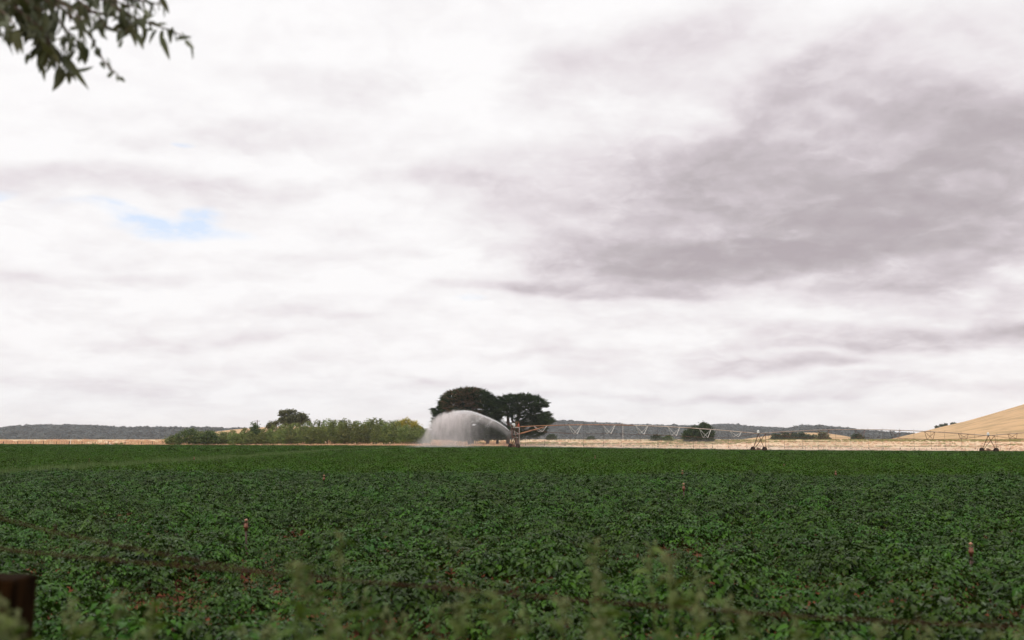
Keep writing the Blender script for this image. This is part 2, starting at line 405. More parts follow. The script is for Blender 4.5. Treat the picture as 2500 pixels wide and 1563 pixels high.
def potato(seed, nleaf=78, rad=.37, hgt=.44):
    r = np.random.default_rng(seed); ac = Acc()
    for k in range(nleaf):
        a = r.uniform(0, 2 * np.pi); q = math.sqrt(r.uniform(0, 1))
        base = np.array([math.cos(a) * q * rad * .7, math.sin(a) * q * rad * .7, hgt * (1 - .55 * q ** 2) * r.uniform(.45, 1.0)])
        el = r.uniform(-.1, .75) * (1 - .6 * q)
        d = np.array([math.cos(a + r.normal(0, .6)) * math.cos(el), math.sin(a + r.normal(0, .6)) * math.cos(el), math.sin(el)])
        Lr = r.uniform(.10, .165); side = np.cross(d, (0, 0, 1)); side /= np.linalg.norm(side)
        C = []; A = []; Ls = []
        for t, sgn in ((.25, 1), (.25, -1), (.55, 1), (.55, -1), (.82, 1), (.82, -1), (1, 0)):
            c = base + d * Lr * t + np.array([0, 0, -.35 * Lr * t * t])
            ang = .95 * sgn if sgn else 0
            A.append(d * math.cos(ang) + side * math.sin(ang) + np.array([0, 0, -.65 * t + r.normal(0, .18)])); C.append(c)
            Ls.append((.047 if sgn else .064) * (.7 + .4 * t) * r.uniform(.85, 1.2))
        Ls = np.array(Ls)
        up = np.tile([0, 0, 1.], (7, 1)) + r.normal(0, .28, (7, 3))
        ac.add(leaves(np.array(C), np.array(A), up, Ls, Ls * .62, LT3))
    return ac
def clump(seed, n, rx, ry, h, ls, up=.6):
    r = np.random.default_rng(seed)
    a = r.uniform(0, 2 * np.pi, n); q = np.sqrt(r.uniform(0, 1, n))
    C = np.stack([np.cos(a) * q * rx, np.sin(a) * q * ry, h * (1 - .5 * q ** 2) * r.uniform(.45, 1, n)], 1)
    A = np.stack([np.cos(a + r.normal(0, .9, n)), np.sin(a + r.normal(0, .9, n)), r.uniform(-.5, .6, n)], 1)
    UP = np.tile([0, 0, 1.], (n, 1)) + r.normal(0, .4, (n, 3))
    ac = Acc(); ac.add(leaves(C, A, UP, ls * r.uniform(.7, 1.3, n), ls * .68 * r.uniform(.7, 1.2, n))); return ac
def tuft(seed, n, rad, h, wd):
    r = np.random.default_rng(seed)
    a = r.uniform(0, 2 * np.pi, n); q = np.sqrt(r.uniform(0, 1, n)) * rad
    C = np.stack([np.cos(a) * q, np.sin(a) * q, np.zeros(n)], 1)
    A = np.stack([r.normal(0, .35, n), r.normal(0, .35, n), np.ones(n)], 1)
    UP = rdir(n, -.2, .2, r)
    ac = Acc(); ac.add(leaves(C, A, UP, h * r.uniform(.5, 1.1, n), wd)); return ac

def protos(pref, accs, m):
    c = bpy.data.collections.new(pref)          # holds the shapes the scatter repeats; not itself in the scene
    for i, a in enumerate(accs):
        o = bpy.data.objects.new(pref, a.mesh(pref, m)); c.objects.link(o)
    return c
def scatter(name, pts, rotz, scl, coll, nvar, tilt=.12):
    n = len(pts)
    me = bpy.data.meshes.new(name); me.vertices.add(n); me.vertices.foreach_set('co', np.asarray(pts, np.float32).ravel())
    rot = np.stack([rng.normal(0, tilt, n), rng.normal(0, tilt, n), rotz], 1).astype(np.float32)
    me.attributes.new('rot', 'FLOAT_VECTOR', 'POINT').data.foreach_set('vector', rot.ravel())
    s = np.asarray(scl, np.float32)
    if s.ndim == 1: s = np.stack([s, s, s], 1)
    me.attributes.new('scl', 'FLOAT_VECTOR', 'POINT').data.foreach_set('vector', s.ravel())
    me.attributes.new('ix', 'INT', 'POINT').data.foreach_set('value', rng.integers(0, nvar, n).astype(np.int32))
    o = obj(name, me)
    ng = bpy.data.node_groups.new(name, 'GeometryNodeTree')
    ng.interface.new_socket('Geometry', in_out='INPUT', socket_type='NodeSocketGeometry')
    ng.interface.new_socket('Geometry', in_out='OUTPUT', socket_type='NodeSocketGeometry')
    a = ng.nodes.new('NodeGroupInput'); z = ng.nodes.new('NodeGroupOutput')
    ip = ng.nodes.new('GeometryNodeInstanceOnPoints'); ci = ng.nodes.new('GeometryNodeCollectionInfo')
    ci.inputs['Collection'].default_value = coll; ci.inputs['Separate Children'].default_value = True; ci.inputs['Reset Children'].default_value = True
    def att(nm, ty):
        q = ng.nodes.new('GeometryNodeInputNamedAttribute'); q.data_type = ty; q.inputs['Name'].default_value = nm
        return q.outputs['Attribute']
    er = ng.nodes.new('FunctionNodeEulerToRotation'); K = ng.links.new
    K(att('rot', 'FLOAT_VECTOR'), er.inputs[0]); K(er.outputs[0], ip.inputs['Rotation'])
    K(att('scl', 'FLOAT_VECTOR'), ip.inputs['Scale']); K(att('ix', 'INT'), ip.inputs['Instance Index'])
    ip.inputs['Pick Instance'].default_value = True
    K(a.outputs[0], ip.inputs['Points']); K(ci.outputs[0], ip.inputs['Instance']); K(ip.outputs[0], z.inputs[0])
    md = o.modifiers.new('scatter', 'NODES'); md.node_group = ng
    return o

# cheap smooth value noise
_ng = rng.random((256, 256))
def vn(x, y):
    xi = np.floor(x).astype(int); yi = np.floor(y).astype(int); fx = x - xi; fy = y - yi
    fx = fx * fx * (3 - 2 * fx); fy = fy * fy * (3 - 2 * fy)
    q = lambda i, j: _ng[i % 256, j % 256]
    return (q(xi, yi) * (1 - fx) + q(xi + 1, yi) * fx) * (1 - fy) + (q(xi, yi + 1) * (1 - fx) + q(xi + 1, yi + 1) * fx) * fy

# ------------------------------------------------------------------ the potato field
BARE = [(600, 1118, 2.4), (972, 1101, 7), (905, 1247, .42), (1272, 1303, .40), (1090, 1195, .5), (1668, 1222, 1.0), (485, 1312, .32), (1080, 1432, .26),
        (455, 1492, .24), (1935, 1460, .24), (1990, 1405, .16), (1195, 1350, .25), (700, 1165, .6), (512, 1370, .2), (1330, 1256, .3),
        (1530, 1392, .26), (540, 1455, .3), (230, 1420, .2), (2010, 1216, .4), (1885, 1254, .35), (425, 1545, .3), (840, 1545, .25), (660, 1330, .22),
        (1240, 1345, .2), (1540, 1290, .3), (620, 1398, .2), (740, 1328, .2), (690, 1205, .5), (1300, 1530, .2), (360, 1530, .2), (2350, 1450, .25),
        (1575, 1392, .2), (1480, 1390, .2), (990, 1345, .2), (1110, 1462, .2)]
BARE += [(612, 1398, .28), (2366, 1456, .40), (1664, 1243, .6)]
bare = [(q.x, q.y, r) for (q, r) in ((ground_at(a, b, .08), r) for a, b, r in BARE)]
def in_track(x, y): 
    xc = -23.5 + 1.2 * np.sin(y / 31.0); return np.abs(x - xc) < 2.3
def field_points(y0, y1, sx, sy, marg=3.0):
    out = []
    y = y0
    while y < y1:
        hw = .53 * y + marg
        x = np.arange(-hw, hw, sx); x = x + rng.normal(0, sx * .22, len(x))
        yy_ = y - .055 * x + rng.normal(0, sy * .11, len(x))
        out.append(np.stack([x, yy_], 1)); y += sy
    p = np.concatenate(out); x, y = p[:, 0], p[:, 1]
    k = (y < E(x) - 9) & (y > 5.2) & ~in_track(x, y)
    for bx, by, r in bare:
        k &= ((x - bx) ** 2 + ((y - by) * .75) ** 2) > r * r * (1.0 if r < 1 else 1) + .0
    gap = vn(x * .9 + 31, y * 1.15 + 7) * .6 + vn(x * .31, y * .4) * .4
    k &= gap > np.where(y < 30, .27, .20)
    return p[k]
def field_scale(p):
    a = vn(p[:, 0] * .42 + 5, p[:, 1] * .75 + 9); b = vn(p[:, 0] * 1.3, p[:, 1] * 1.6)
    return .60 + .46 * a + .30 * b
hi = protos('potato_plant', [potato(s) for s in range(7)], MT['crop'])
md_ = protos('potato_plant_mid', [clump(s, 210, .40, .40, .45, .062) for s in range(6)], MT['cropfar'])
lo_ = protos('potato_plant_far', [clump(50 + s, 200, .95, .48, .48, .13) for s in range(6)], MT['cropfar'])
def lay(name, p, coll, nvar, label, extra=1.0):
    s = field_scale(p) * extra * rng.uniform(.82, 1.18, len(p))
    z = G(p[:, 0], p[:, 1]) + .05
    o = scatter(name, np.stack([p[:, 0], p[:, 1], z], 1), rng.uniform(0, 6.283, len(p)), s, coll, nvar)
    return tag(o, label, 'crop', kind='stuff')
lay('potato_crop', field_points(5.2, 42, .29, .90), hi, 7, 'leafy dark green potato crop filling the near field over red soil')
lay('potato_crop', field_points(42, 112, .36, .88, 6), md_, 6, 'even green potato crop in the middle distance of the field', 1.05)
p_far = field_points(112, 320, .95, .84, 14)
o = scatter('potato_crop', np.stack([p_far[:, 0], p_far[:, 1], G(p_far[:, 0], p_far[:, 1]) + .05], 1), rng.normal(0, .15, len(p_far)) + np.pi * rng.integers(0, 2, len(p_far)),
            field_scale(p_far) * rng.uniform(.9, 1.12, len(p_far)), lo_, 6)
tag(o, 'distant smooth green potato crop running to the far fence', 'crop', kind='stuff')

# weedy wheel track, pale strip along the far edge, dry tufts in the pasture
def strip(n, xf, yf):
    y = yf(n); x = xf(n, y); return np.stack([x, y, G(x, y) + .05], 1)
tg = protos('track_weed', [tuft(s, 60, .45, .42, .03) for s in range(4)], MT['trackgrass'])
p = strip(5200, lambda n, y: -23.5 + 1.2 * np.sin(y / 31) + rng.uniform(-2.6, 2.6, n), lambda n: 30 + 222 * rng.uniform(0, 1, n) ** .9)
rk = np.ones(len(p), bool)
for bx, by, r in bare[:2]: rk &= ((p[:, 0] - bx) ** 2 / 4 + (p[:, 1] - by) ** 2 / 8) > 1
p = p[rk]
tag(scatter('track_grass', p, rng.uniform(0, 6, len(p)), rng.uniform(.6, 1.25, len(p)), tg, 4), 'pale grey-green weeds along the wheel track crossing the left field', 'grass', kind='stuff')
vg = protos('verge_tuft', [tuft(20 + s, 70, .6, .40, .05) for s in range(4)], MT['verge'])
n = 9000; x = rng.uniform(-190, 190, n); y = E(x) - rng.uniform(-1, 11, n)
tag(scatter('verge_grass', np.stack([x, y, G(x, y) + .03], 1), rng.uniform(0, 6, n), rng.uniform(.6, 1.3, n), vg, 4), 'pale green grass strip between the crop and the far fence', 'grass', kind='stuff')
dg = protos('straw_tuft', [tuft(30 + s, 60, .9, .75, .09) for s in range(4)], MT['straw'])
n = 9000; x = rng.uniform(-230, 230, n); y = E(x) + 1 + 110 * rng.uniform(0, 1, n) ** 1.5
k = vn(x * .07, y * .09) > .32; x, y = x[k], y[k]
tag(scatter('dry_grass', np.stack([x, y, G(x, y)], 1), rng.uniform(0, 6, len(x)), np.where(x < 0, 1.0, .55) * rng.uniform(.5, 1.1, len(x)), dg, 4), 'straw coloured dry grass in the paddock beyond the fence', 'grass', kind='stuff')
og = protos('olive_tuft', [tuft(40 + s, 70, 1.0, .6, .10) for s in range(4)], MT['strawg'])
n = 9000; x = rng.uniform(-60, 240, n); y = E(x) + 55 + rng.uniform(0, 90, n)
k = (vn(x * .03 + 9, y * .09) > .64); x, y = x[k], y[k]
tag(scatter('olive_grass', np.stack([x, y, G(x, y)], 1), rng.uniform(0, 6, len(x)), rng.uniform(.3, .7, len(x)), og, 4), 'patches of olive green grass in the dry paddock', 'grass', kind='stuff')

# ------------------------------------------------------------------ hills
def ridge(name, prof, Yr, y0, y1, m, zb=2.3, lump=0, nx=160, ny=26, px0=None):
    """ground that rises from distance y0 to a crest at Yr (crest given as photo pixels) and falls behind to y1"""
    px = np.array([q[0] for q in prof], float); py = np.array([q[1] for q in prof], float)
    pxs = np.linspace(px[0], px[-1], nx); crest = np.interp(pxs, px, py)
    kk = np.hanning(9); kk /= kk.sum(); crest = np.convolve(np.pad(crest, 4, 'edge'), kk, 'valid')
    cx = (pxs - CX) / FPX / math.cos(PITCH); cz = np.array([P(a, b, Yr).z for a, b in zip(pxs, crest)])
    cx = np.array([P(a, b, Yr).x for a, b in zip(pxs, crest)]) / Yr
    yv = np.concatenate([np.linspace(y0, Yr, ny), np.linspace(Yr, y1, 8)[1:]])
    V = []
    for y in yv:
        s = math.sin(min(1, (y - y0) / (Yr - y0)) * math.pi / 2) ** 1.0 if y <= Yr else math.cos((y - Yr) / (y1 - Yr) * math.pi / 2)
        z = zb - 3 + (cz - zb + 3) * s
        xx = cx * y
        if lump: z = z + lump * (vn(xx / 90 + 3, np.full_like(xx, y / 90)) - .5) * s
        V.append(np.stack([xx, np.full(nx, y), z], 1))
    V = np.concatenate(V); I = np.arange(len(yv) - 1)[:, None] * nx + np.arange(nx - 1)[None]
    F = np.stack([I, I + 1, I + nx + 1, I + nx], -1).reshape(-1, 4)
    o = obj(name, mesh_np(name, V, F, m, True)); tag(o, kind='structure')
    def top(px_, t):      # a point on the near slope: t = 0 foot, 1 crest
        y = y0 + (Yr - y0) * t; s = math.sin(t * math.pi / 2)
        xx = np.interp(px_, pxs, cx) * y
        z = zb - 3 + (np.interp(px_, pxs, cz) - zb + 3) * s
        if lump: z = z + lump * (vn(np.array([xx / 90 + 3]), np.array([y / 90]))[0] - .5) * s
        return Vector((float(xx), float(y), float(z)))
    return o, top
_, hill_right = ridge('hill', [(2130, 1088), (2180, 1071), (2240, 1058), (2300, 1044), (2360, 1031), (2420, 1015), (2500, 993), (2600, 966), (2750, 940), (2900, 930), (3100, 945), (3300, 975)], 900, 420, 1500, MT['hilltan'], lump=1.2, nx=220, ny=40)
_, hill_mid = ridge('hill', [(1700, 1092), (1760, 1080), (1830, 1070), (1900, 1061), (1960, 1056), (2010, 1057), (2060, 1064), (2110, 1074), (2170, 1090)], 1150, 700, 1500, MT['hilltan'], lump=1)
_, hill_left = ridge('hill', [(300, 1086), (380, 1076), (430, 1069), (500, 1058), (560, 1050), (640, 1044), (720, 1042), (820, 1046), (950, 1056), (1050, 1075)], 1000, 600, 1400, MT['hilltan'], lump=1)
RF = [([(-400, 1050), (-100, 1052), (0, 1051), (60, 1048), (150, 1047), (230, 1049), (300, 1052), (350, 1050), (400, 1052), (480, 1053), (600, 1056), (760, 1062), (900, 1062), (1050, 1060), (1080, 1058), (1150, 1050), (1200, 1045)], 2300, 1300, 3200),
      ([(1180, 1046), (1280, 1040), (1345, 1034), (1400, 1038), (1480, 1044), (1600, 1048), (1700, 1048), (1760, 1046), (1820, 1050), (1900, 1055), (1960, 1058), (2050, 1062), (2100, 1070)], 2600, 1350, 3600),
      ([(1900, 1062), (1950, 1052), (2000, 1052), (2060, 1054), (2100, 1058), (2150, 1062), (2190, 1064), (2260, 1068)], 1900, 1250, 2600)]
fc = []
def crownmesh(seed, n=130):
    r = np.random.default_rng(seed); C = rdir(n, -.3, 1, r) * np.array([5, 5, 4.2]) * r.uniform(.75, 1.1, (n, 1)); C[:, 2] += 5
    C += 1.0 * np.sin(C[:, [1, 2, 0]] * 1.3 + seed)
    a = Acc(); a.add(leaves(C, rdir(n, -.3, .5, r), C - np.array([0, 0, 4]), 4.2, 3.6)); return a
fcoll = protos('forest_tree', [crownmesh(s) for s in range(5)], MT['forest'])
for i, (prof, Yr, y0, y1) in enumerate(RF):
    _, top = ridge('hill', prof, Yr, y0, y1, MT['forestfloor'], lump=10)
    n = [7000, 7000, 2200][i]; pts = []
    a, b = prof[0][0], prof[-1][0]
    tt = 1 - rng.uniform(0, 1, n) ** 1.3 * .98; pp = rng.uniform(a, b, n)
    for q, t in zip(pp, tt):
        v = top(q, t); v.z -= 7.0; pts.append(v)
    lab = ['grey-green eucalypt forest covering the long low ridge on the left', 'blue-grey forest covering the long hill behind the irrigator', 'dark forest on the small ridge beside the right hand hill'][i]
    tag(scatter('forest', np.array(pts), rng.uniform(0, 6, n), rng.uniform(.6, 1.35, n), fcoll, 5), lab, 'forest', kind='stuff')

# ------------------------------------------------------------------ trees
def inpoly(px, py, poly):
    poly = np.array(poly, float); x0, y0 = poly[:, 0], poly[:, 1]; x1, y1 = np.roll(x0, -1), np.roll(y0, -1)
    c = np.zeros(len(px), bool)
    for a, b, c_, d in zip(x0, y0, x1, y1):
        m = ((b > py) != (d > py)) & (px < (c_ - a) * (py - b) / (d - b + 1e-9) + a); c ^= m
    return c
def edist(px, py, poly):
    poly = np.array(poly, float); best = np.full(len(px), 1e9)
    for (a, b), (c, d) in zip(poly, np.roll(poly, -1, 0)):
        vx, vy = c - a, d - b; t = np.clip(((px - a) * vx + (py - b) * vy) / (vx * vx + vy * vy), 0, 1)
        best = np.minimum(best, np.hypot(px - a - t * vx, py - b - t * vy))
    return best
def to_world(px, py, Y):
    x = (px - CX) / FPX; y = (CY - py) / FPX
    d = np.stack([x, math.cos(PITCH) - y * math.sin(PITCH), math.sin(PITCH) + y * math.cos(PITCH)], 1)
    return d * (Y / d[:, 1])[:, None] + np.array([0, 0, EYE])
def crown_pts(poly, Y, n, seed, holes=(), flat=1.0):
    """clump centres filling a crown of the given outline, real width and depth"""
    r = np.random.default_rng(seed); q = np.array(poly, float)
    px = r.uniform(q[:, 0].min(), q[:, 0].max(), n * 3); py = r.uniform(q[:, 1].min(), q[:, 1].max(), n * 3)
    k = inpoly(px, py, poly)
    for hx, hy, hr in holes: k &= np.hypot(px - hx, (py - hy)) > hr
    px, py = px[k][:n], py[k][:n]
    d = edist(px, py, poly); Rm = max(d.max(), 1); half = np.sqrt(np.clip(d * (2 * Rm - d), 0, None)) * Y / FPX * flat
    off = half * r.choice([-1, 1, -1], len(px)) * r.uniform(.55, 1.0, len(px))
    return to_world(px, py, Y + 0 * px) + np.stack([0 * off, off, 0 * off], 1)
def cypress_tree(label, poly, Y, trunk_px, ntr, holes, seed, nclump, dead=None, trunks=()):
    cen = np.array(poly, float).mean(0); base = P(trunk_px[0], trunk_px[1], Y); base.z = g(base.x, base.y)
    root = empty('cypress_tree', base); tag(root, label, 'tree', 'two old cypress trees behind the water spray')
    C = crown_pts(poly, Y, nclump, seed, holes, .9)
    r = np.random.default_rng(seed + 5); core = np.array(P(cen[0], cen[1] + 12, Y))
    live, deadm = Acc(), Acc()
    px = (C[:, 0] / C[:, 1]) * FPX * math.cos(PITCH) + CX
    for c, cpx in zip(C, px):
        out = c - core; out[2] *= .5; out /= (np.linalg.norm(out) + 1e-6)
        n = 26
        A = out[None] * 1.2 + r.normal(0, .38, (n, 3)); A[:, 2] = A[:, 2] * .5 + .22
        st = c[None] + r.normal(0, .30, (n, 3)) * np.array([1.5, 1.5, .40])
        dd = dead is not None and dead(c, cpx, r)
        (deadm if dd else live).add(leaves(st, A, np.tile([0, 0, 1.], (n, 1)) + r.normal(0, .5, (n, 3)), r.uniform(.7, 1.7, n), r.uniform(.12, .28, n)))
    inv = np.array(base)
    def part(nm, acc, m):
        me = mesh_np(nm, np.concatenate(acc.V) - inv, np.concatenate(acc.F), m); return obj(nm, me, root)
    part('crown', live, MT['cypress'])
    if deadm.n:
        o = part('dead_foliage', deadm, MT['cypressdead']); o['label'] = 'dead brown sprays across the upper crown'
    mb = MB()
    for pts, rr in trunks:
        mb.tube([P(a, b, Y + (i % 2) * .6) - base if b < 1070 else Vector((P(a, b, Y).x - base.x, 0, 0)) for i, (a, b) in enumerate(pts)], rr, 8)
    mb.build('trunk', MT['bark'], root, True)
    return root
LP = [(1062, 998), (1071, 1004), (1079, 990), (1082, 975), (1093, 965), (1104, 957), (1124, 954), (1148, 951), (1170, 955), (1186, 960), (1202, 972), (1212, 986), (1209, 1002), (1214, 1020), (1228, 1042), (1240, 1062), (1238, 1073), (1180, 1073), (1068, 1072), (1060, 1045), (1066, 1020)]
RP = [(1196, 982), (1216, 975), (1236, 969), (1252, 967), (1275, 967), (1300, 969), (1316, 974), (1326, 981), (1338, 988), (1330, 995), (1316, 1002), (1332, 1008), (1342, 1022), (1344, 1030), (1332, 1042), (1326, 1055), (1312, 1067), (1290, 1070), (1262, 1070), (1246, 1058), (1240, 1040), (1236, 1028), (1214, 1018), (1204, 1000)]
def deadf(c, px, r):
    z = c[2]; 
    return (1090 < px < 1168) and z > 8.6 and c[1] < 303 and r.random() < .55
cypress_tree('broad cypress with browned upper crown behind the plume of water', LP, 302, (1150, 1075), 1, [], 11, 1800, deadf,
             [([(1150, 1075), (1148, 1050), (1140, 1010), (1135, 975)], [.9, .8, .5, .2]), ([(1190, 1075), (1195, 1050), (1200, 1015), (1196, 990)], [.5, .45, .3, .15]), ([(1214, 1075), (1216, 1050), (1218, 1025)], [.4, .35, .2])])
cypress_tree('dark flat-topped cypress with sky showing between its trunks behind the end tower', RP, 300, (1262, 1075), 1,
             [(1248, 1032, 12), (1233, 1024, 9), (1262, 1016, 6), (1320, 1003, 7), (1222, 1034, 9), (1276, 1010, 5), (1241, 1010, 5), (1290, 1000, 4), (1238, 1042, 8)], 23, 820, None,
             [([(1240, 1075), (1241, 1045), (1240, 1015), (1232, 985)], [.55, .5, .38, .15]), ([(1262, 1075), (1262, 1040), (1268, 1005), (1275, 980)], [.7, .6, .4, .15]),
              ([(1262, 1050), (1250, 1025), (1252, 1000), (1256, 982)], [.4, .34, .26, .1]), ([(1228, 1060), (1226, 1030), (1220, 1000)], [.4, .3, .15]), ([(1262, 1045), (1285, 1020), (1305, 1000)], [.4, .3, .15])])

def leafy_crown(accs, C, r, n, spread, ls, ws=None):
    m = len(C)
    P0 = np.repeat(C, n, 0) + r.normal(0, 1, (m * n, 3)) * np.repeat(np.broadcast_to(spread, (m,)), n)[:, None] * np.array([1, 1, .8])
    ls = ls * r.uniform(.6, 1.3, m * n)
    accs.add(leaves(P0, rdir(m * n, -.5, .7, r), rdir(m * n, -.1, 1, r), ls, ls * (ws or .6)))
def poly_tree(name, label, cat, poly, Y, m, seed, n=300, ls=.5, top=None, trunk=.3, group=None, spread=.45, holes=(), nl=26):
    cx = np.array(poly)[:, 0].mean(); base = P(cx, 1076, Y); base.z = g(base.x, base.y)
    root = empty(name, base); tag(root, label, cat, group)
    r = np.random.default_rng(seed); C = crown_pts(poly, Y, n, seed, holes) - np.array(base)
    if top:
        thr, tm, tname, tlab = top; k = C[:, 2] > thr + r.normal(0, .5, len(C))
        a = Acc(); leafy_crown(a, C[k], r, nl, spread, ls); o = obj(tname, a.mesh(tname, tm), root); o['label'] = tlab; C = C[~k]
    a = Acc(); leafy_crown(a, C, r, nl, spread, ls); obj('crown', a.mesh('crown', m), root)
    mb = MB(); hh = C[:, 2].max() * .7
    mb.tube([(0, 0, -.2), (.1, 0, hh * .5), (-.1, 0, hh)], [trunk, trunk * .8, trunk * .3], 8); mb.build('trunk', MT['bark'], root, True)
    return root
poly_tree('evergreen_tree', 'dark dense round-topped tree standing alone in the paddock behind the irrigator span', 'tree',
          [(1672, 1078), (1669, 1062), (1673, 1054), (1684, 1048), (1698, 1044), (1705, 1037), (1719, 1033), (1729, 1040), (1734, 1051), (1741, 1060), (1737, 1066), (1740, 1071), (1735, 1078)], 345, MT['darktree'], 31, 420, .6, trunk=.5)
poly_tree('bush', 'small rounded dark bush left of the lone round-topped tree', 'bush', [(1591, 1077), (1592, 1069), (1600, 1064), (1608, 1066), (1611, 1077)], 360, MT['darktree'], 32, 60, .5, trunk=.12)
poly_tree('bush', 'low wide bush just left of the lone round-topped tree', 'bush', [(1614, 1077), (1620, 1070), (1630, 1067), (1640, 1070), (1643, 1077)], 360, MT['orcharddark'], 33, 60, .5, trunk=.12)
poly_tree('bush', 'low grey bush between the end tower and the hill foot', 'bush', [(1334, 1074), (1338, 1066), (1346, 1062), (1354, 1065), (1358, 1074)], 420, MT['darktree'], 34, 60, .5, trunk=.12)
poly_tree('bush', 'tiny dark bush under the first irrigator span', 'bush', [(1432, 1075), (1437, 1070), (1446, 1067), (1452, 1075)], 420, MT['darktree'], 35, 40, .5, trunk=.1)
hz = [(1895, 1068, 10, 7), (1918, 1067, 11, 8), (1936, 1067, 12, 8), (1955, 1066, 13, 8), (1975, 1070, 18, 6), (2000, 1070, 15, 6)]
hl = ['leftmost round dark tree of the row on the far tan rise', 'second round dark tree of the row on the far tan rise', 'third round dark tree of the row on the far tan rise', 'tallest dark tree of the row on the far tan rise',
      'long low dark tree in the row beyond the second tower', 'rightmost low dark tree of the row beyond the second tower']
for i, (a, b, rw, rh) in enumerate(hz):
    poly_tree('tree', hl[i], 'tree', [(a - rw, b + 8), (a - rw * .9, b), (a - rw * .4, b - rh * .8), (a + rw * .2, b - rh), (a + rw * .8, b - rh * .4), (a + rw, b + 8)], 640, MT['darktree'], 40 + i, 70, 1.0, trunk=.25, group='trees in a row on the far tan rise', spread=.7)
poly_tree('tree', 'brownish spreading tree beside the tan rise right of the row', 'tree', [(1995, 1073), (1998, 1064), (2008, 1058), (2017, 1060), (2022, 1068), (2024, 1074)], 600, MT['gum'], 47, 70, 1.0, trunk=.25, spread=.7)
poly_tree('tree', 'dark low tree at the foot of the right hand hill', 'tree', [(2078, 1073), (2082, 1066), (2092, 1062), (2102, 1066), (2106, 1073)], 600, MT['darktree'], 48, 70, 1.0, trunk=.25, spread=.7)
cl = ['lowest dark shrub on the crest of the tan hill', 'largest dark shrub on the crest of the tan hill', 'small pointed shrub on the crest of the tan hill', 'uppermost flat shrub on the crest of the tan hill']
for i, (a, rw, rh) in enumerate([(2287, 4, 4), (2299, 6, 5), (2309, 4, 5), (2328, 7, 3)]):
    v = hill_right(a, .97); b = HOR - (v.z - EYE) / v.y * FPX * 1.0
    base = v.copy(); base.z -= .3
    root = empty('shrub', base); tag(root, cl[i], 'shrub', 'dark shrubs on the hill crest')
    r = np.random.default_rng(60 + i); C = rdir(70, -.1, 1, r) * np.array([rw * .37, rw * .37, rh * .42]) * r.uniform(.5, 1, (70, 1)); C[:, 2] += .8
    aa = Acc(); leafy_crown(aa, C, r, 14, .35, .7); obj('crown', aa.mesh('crown', MT['darktree']), root)
    mb = MB(); mb.tube([(0, 0, -.4), (0, 0, 1.2)], [.15, .08], 6); mb.build('trunk', MT['bark'], root)

# gum tree with umbrella clumps behind the orchard
def clump_tree(name, label, cl, Y, m, seed, ls=.55, trunks=()):
    base = P(cl[0][0], 1076, Y); base.z = g(base.x, base.y); root = empty(name, base); tag(root, label, 'tree')
    r = np.random.default_rng(seed); C = []
    for (a, b, ra, rb) in cl:
        k = max(6, int(ra * rb / 3.2)); d = rdir(k, -.35, 1, r) * r.uniform(.6, 1, (k, 1)); s = Y / FPX
        C.append(np.array(P(a, b, Y)) + d * np.array([ra * s, ra * s, rb * s]))
    C = np.concatenate(C) - np.array(base)
    a = Acc(); leafy_crown(a, C, r, 30, .42, ls); obj('crown', a.mesh('crown', m), root)
    mb = MB()
    for pts, rr in trunks: mb.tube([P(a_, b_, Y) - base for a_, b_ in pts], rr, 7)
    mb.build('trunk', MT['bark'], root, True)
clump_tree('gum_tree', 'tall olive gum tree with an umbrella-like top clump rising behind the row of green trees',
           [(698, 1008, 13, 6), (688, 1013, 7, 5), (714, 1006, 7, 5), (712, 1025, 24, 12), (692, 1030, 14, 9), (735, 1020, 14, 9), (745, 1030, 10, 7), (728, 1014, 9, 5), (715, 1035, 26, 10)], 345, MT['gum'], 71,
           trunks=[([(712, 1076), (710, 1040), (706, 1020), (700, 1008)], [.5, .4, .2, .1]), ([(710, 1050), (722, 1030), (735, 1022)], [.3, .2, .1])])
clump_tree('gum_tree', 'small olive gum tree peeping out left of the tall umbrella-topped one', [(664, 1037, 8, 6), (672, 1036, 5, 5), (662, 1044, 10, 6)], 345, MT['gum'], 72, trunks=[([(666, 1076), (666, 1040)], [.25, .1])])
poly_tree('wattle_tree', 'yellow-topped domed tree at the right end of the green row', 'tree', [(955, 1072), (957, 1048), (966, 1035), (978, 1026), (992, 1023), (1006, 1025), (1018, 1033), (1027, 1044), (1030, 1072)], 335, MT['orchard'], 73, 300, .5,
          top=(4.9, MT['yellow'], 'yellow_blossom', 'golden yellow flowers over the top of the dome'))
# the plantation row
oc = []
for s in range(5):
    r = np.random.default_rng(80 + s); d = rdir(70, -.75, 1, r) * r.uniform(.45, 1.05, (70, 1)) * np.array([2.5, 2.5, 2.9]); d[:, 2] += 2.6
    a = Acc(); leafy_crown(a, d, r, 34, .42, .42); 
    up = rdir(26, .2, 1, r) * np.array([1.9, 1.9, 2.6]); up[:, 2] += 3.8       # upright shoots that make the ragged top
    for u in up: leafy_crown(a, np.array([u, u + [0, 0, .5], u + [0, 0, .95]]), r, 8, .14, .38)
    oc.append(a.mesh('crown', MT['orchard']))
mb = MB(); mb.tube([(0, 0, -.3), (.05, 0, 1.5), (0, .05, 3.4)], [.16, .12, .05], 7); tr = mb.build('trunk', MT['bark'], None, True); trunk_me = tr.data; bpy.data.objects.remove(tr)
topx = [410, 440, 458, 487, 516, 545, 602, 640, 660, 689, 776, 805, 863, 920, 950, 1000, 1050]; topy = [1066, 1054, 1052, 1056, 1060, 1055, 1053, 1049, 1045, 1040, 1037, 1032, 1030, 1032, 1034, 1041, 1050]
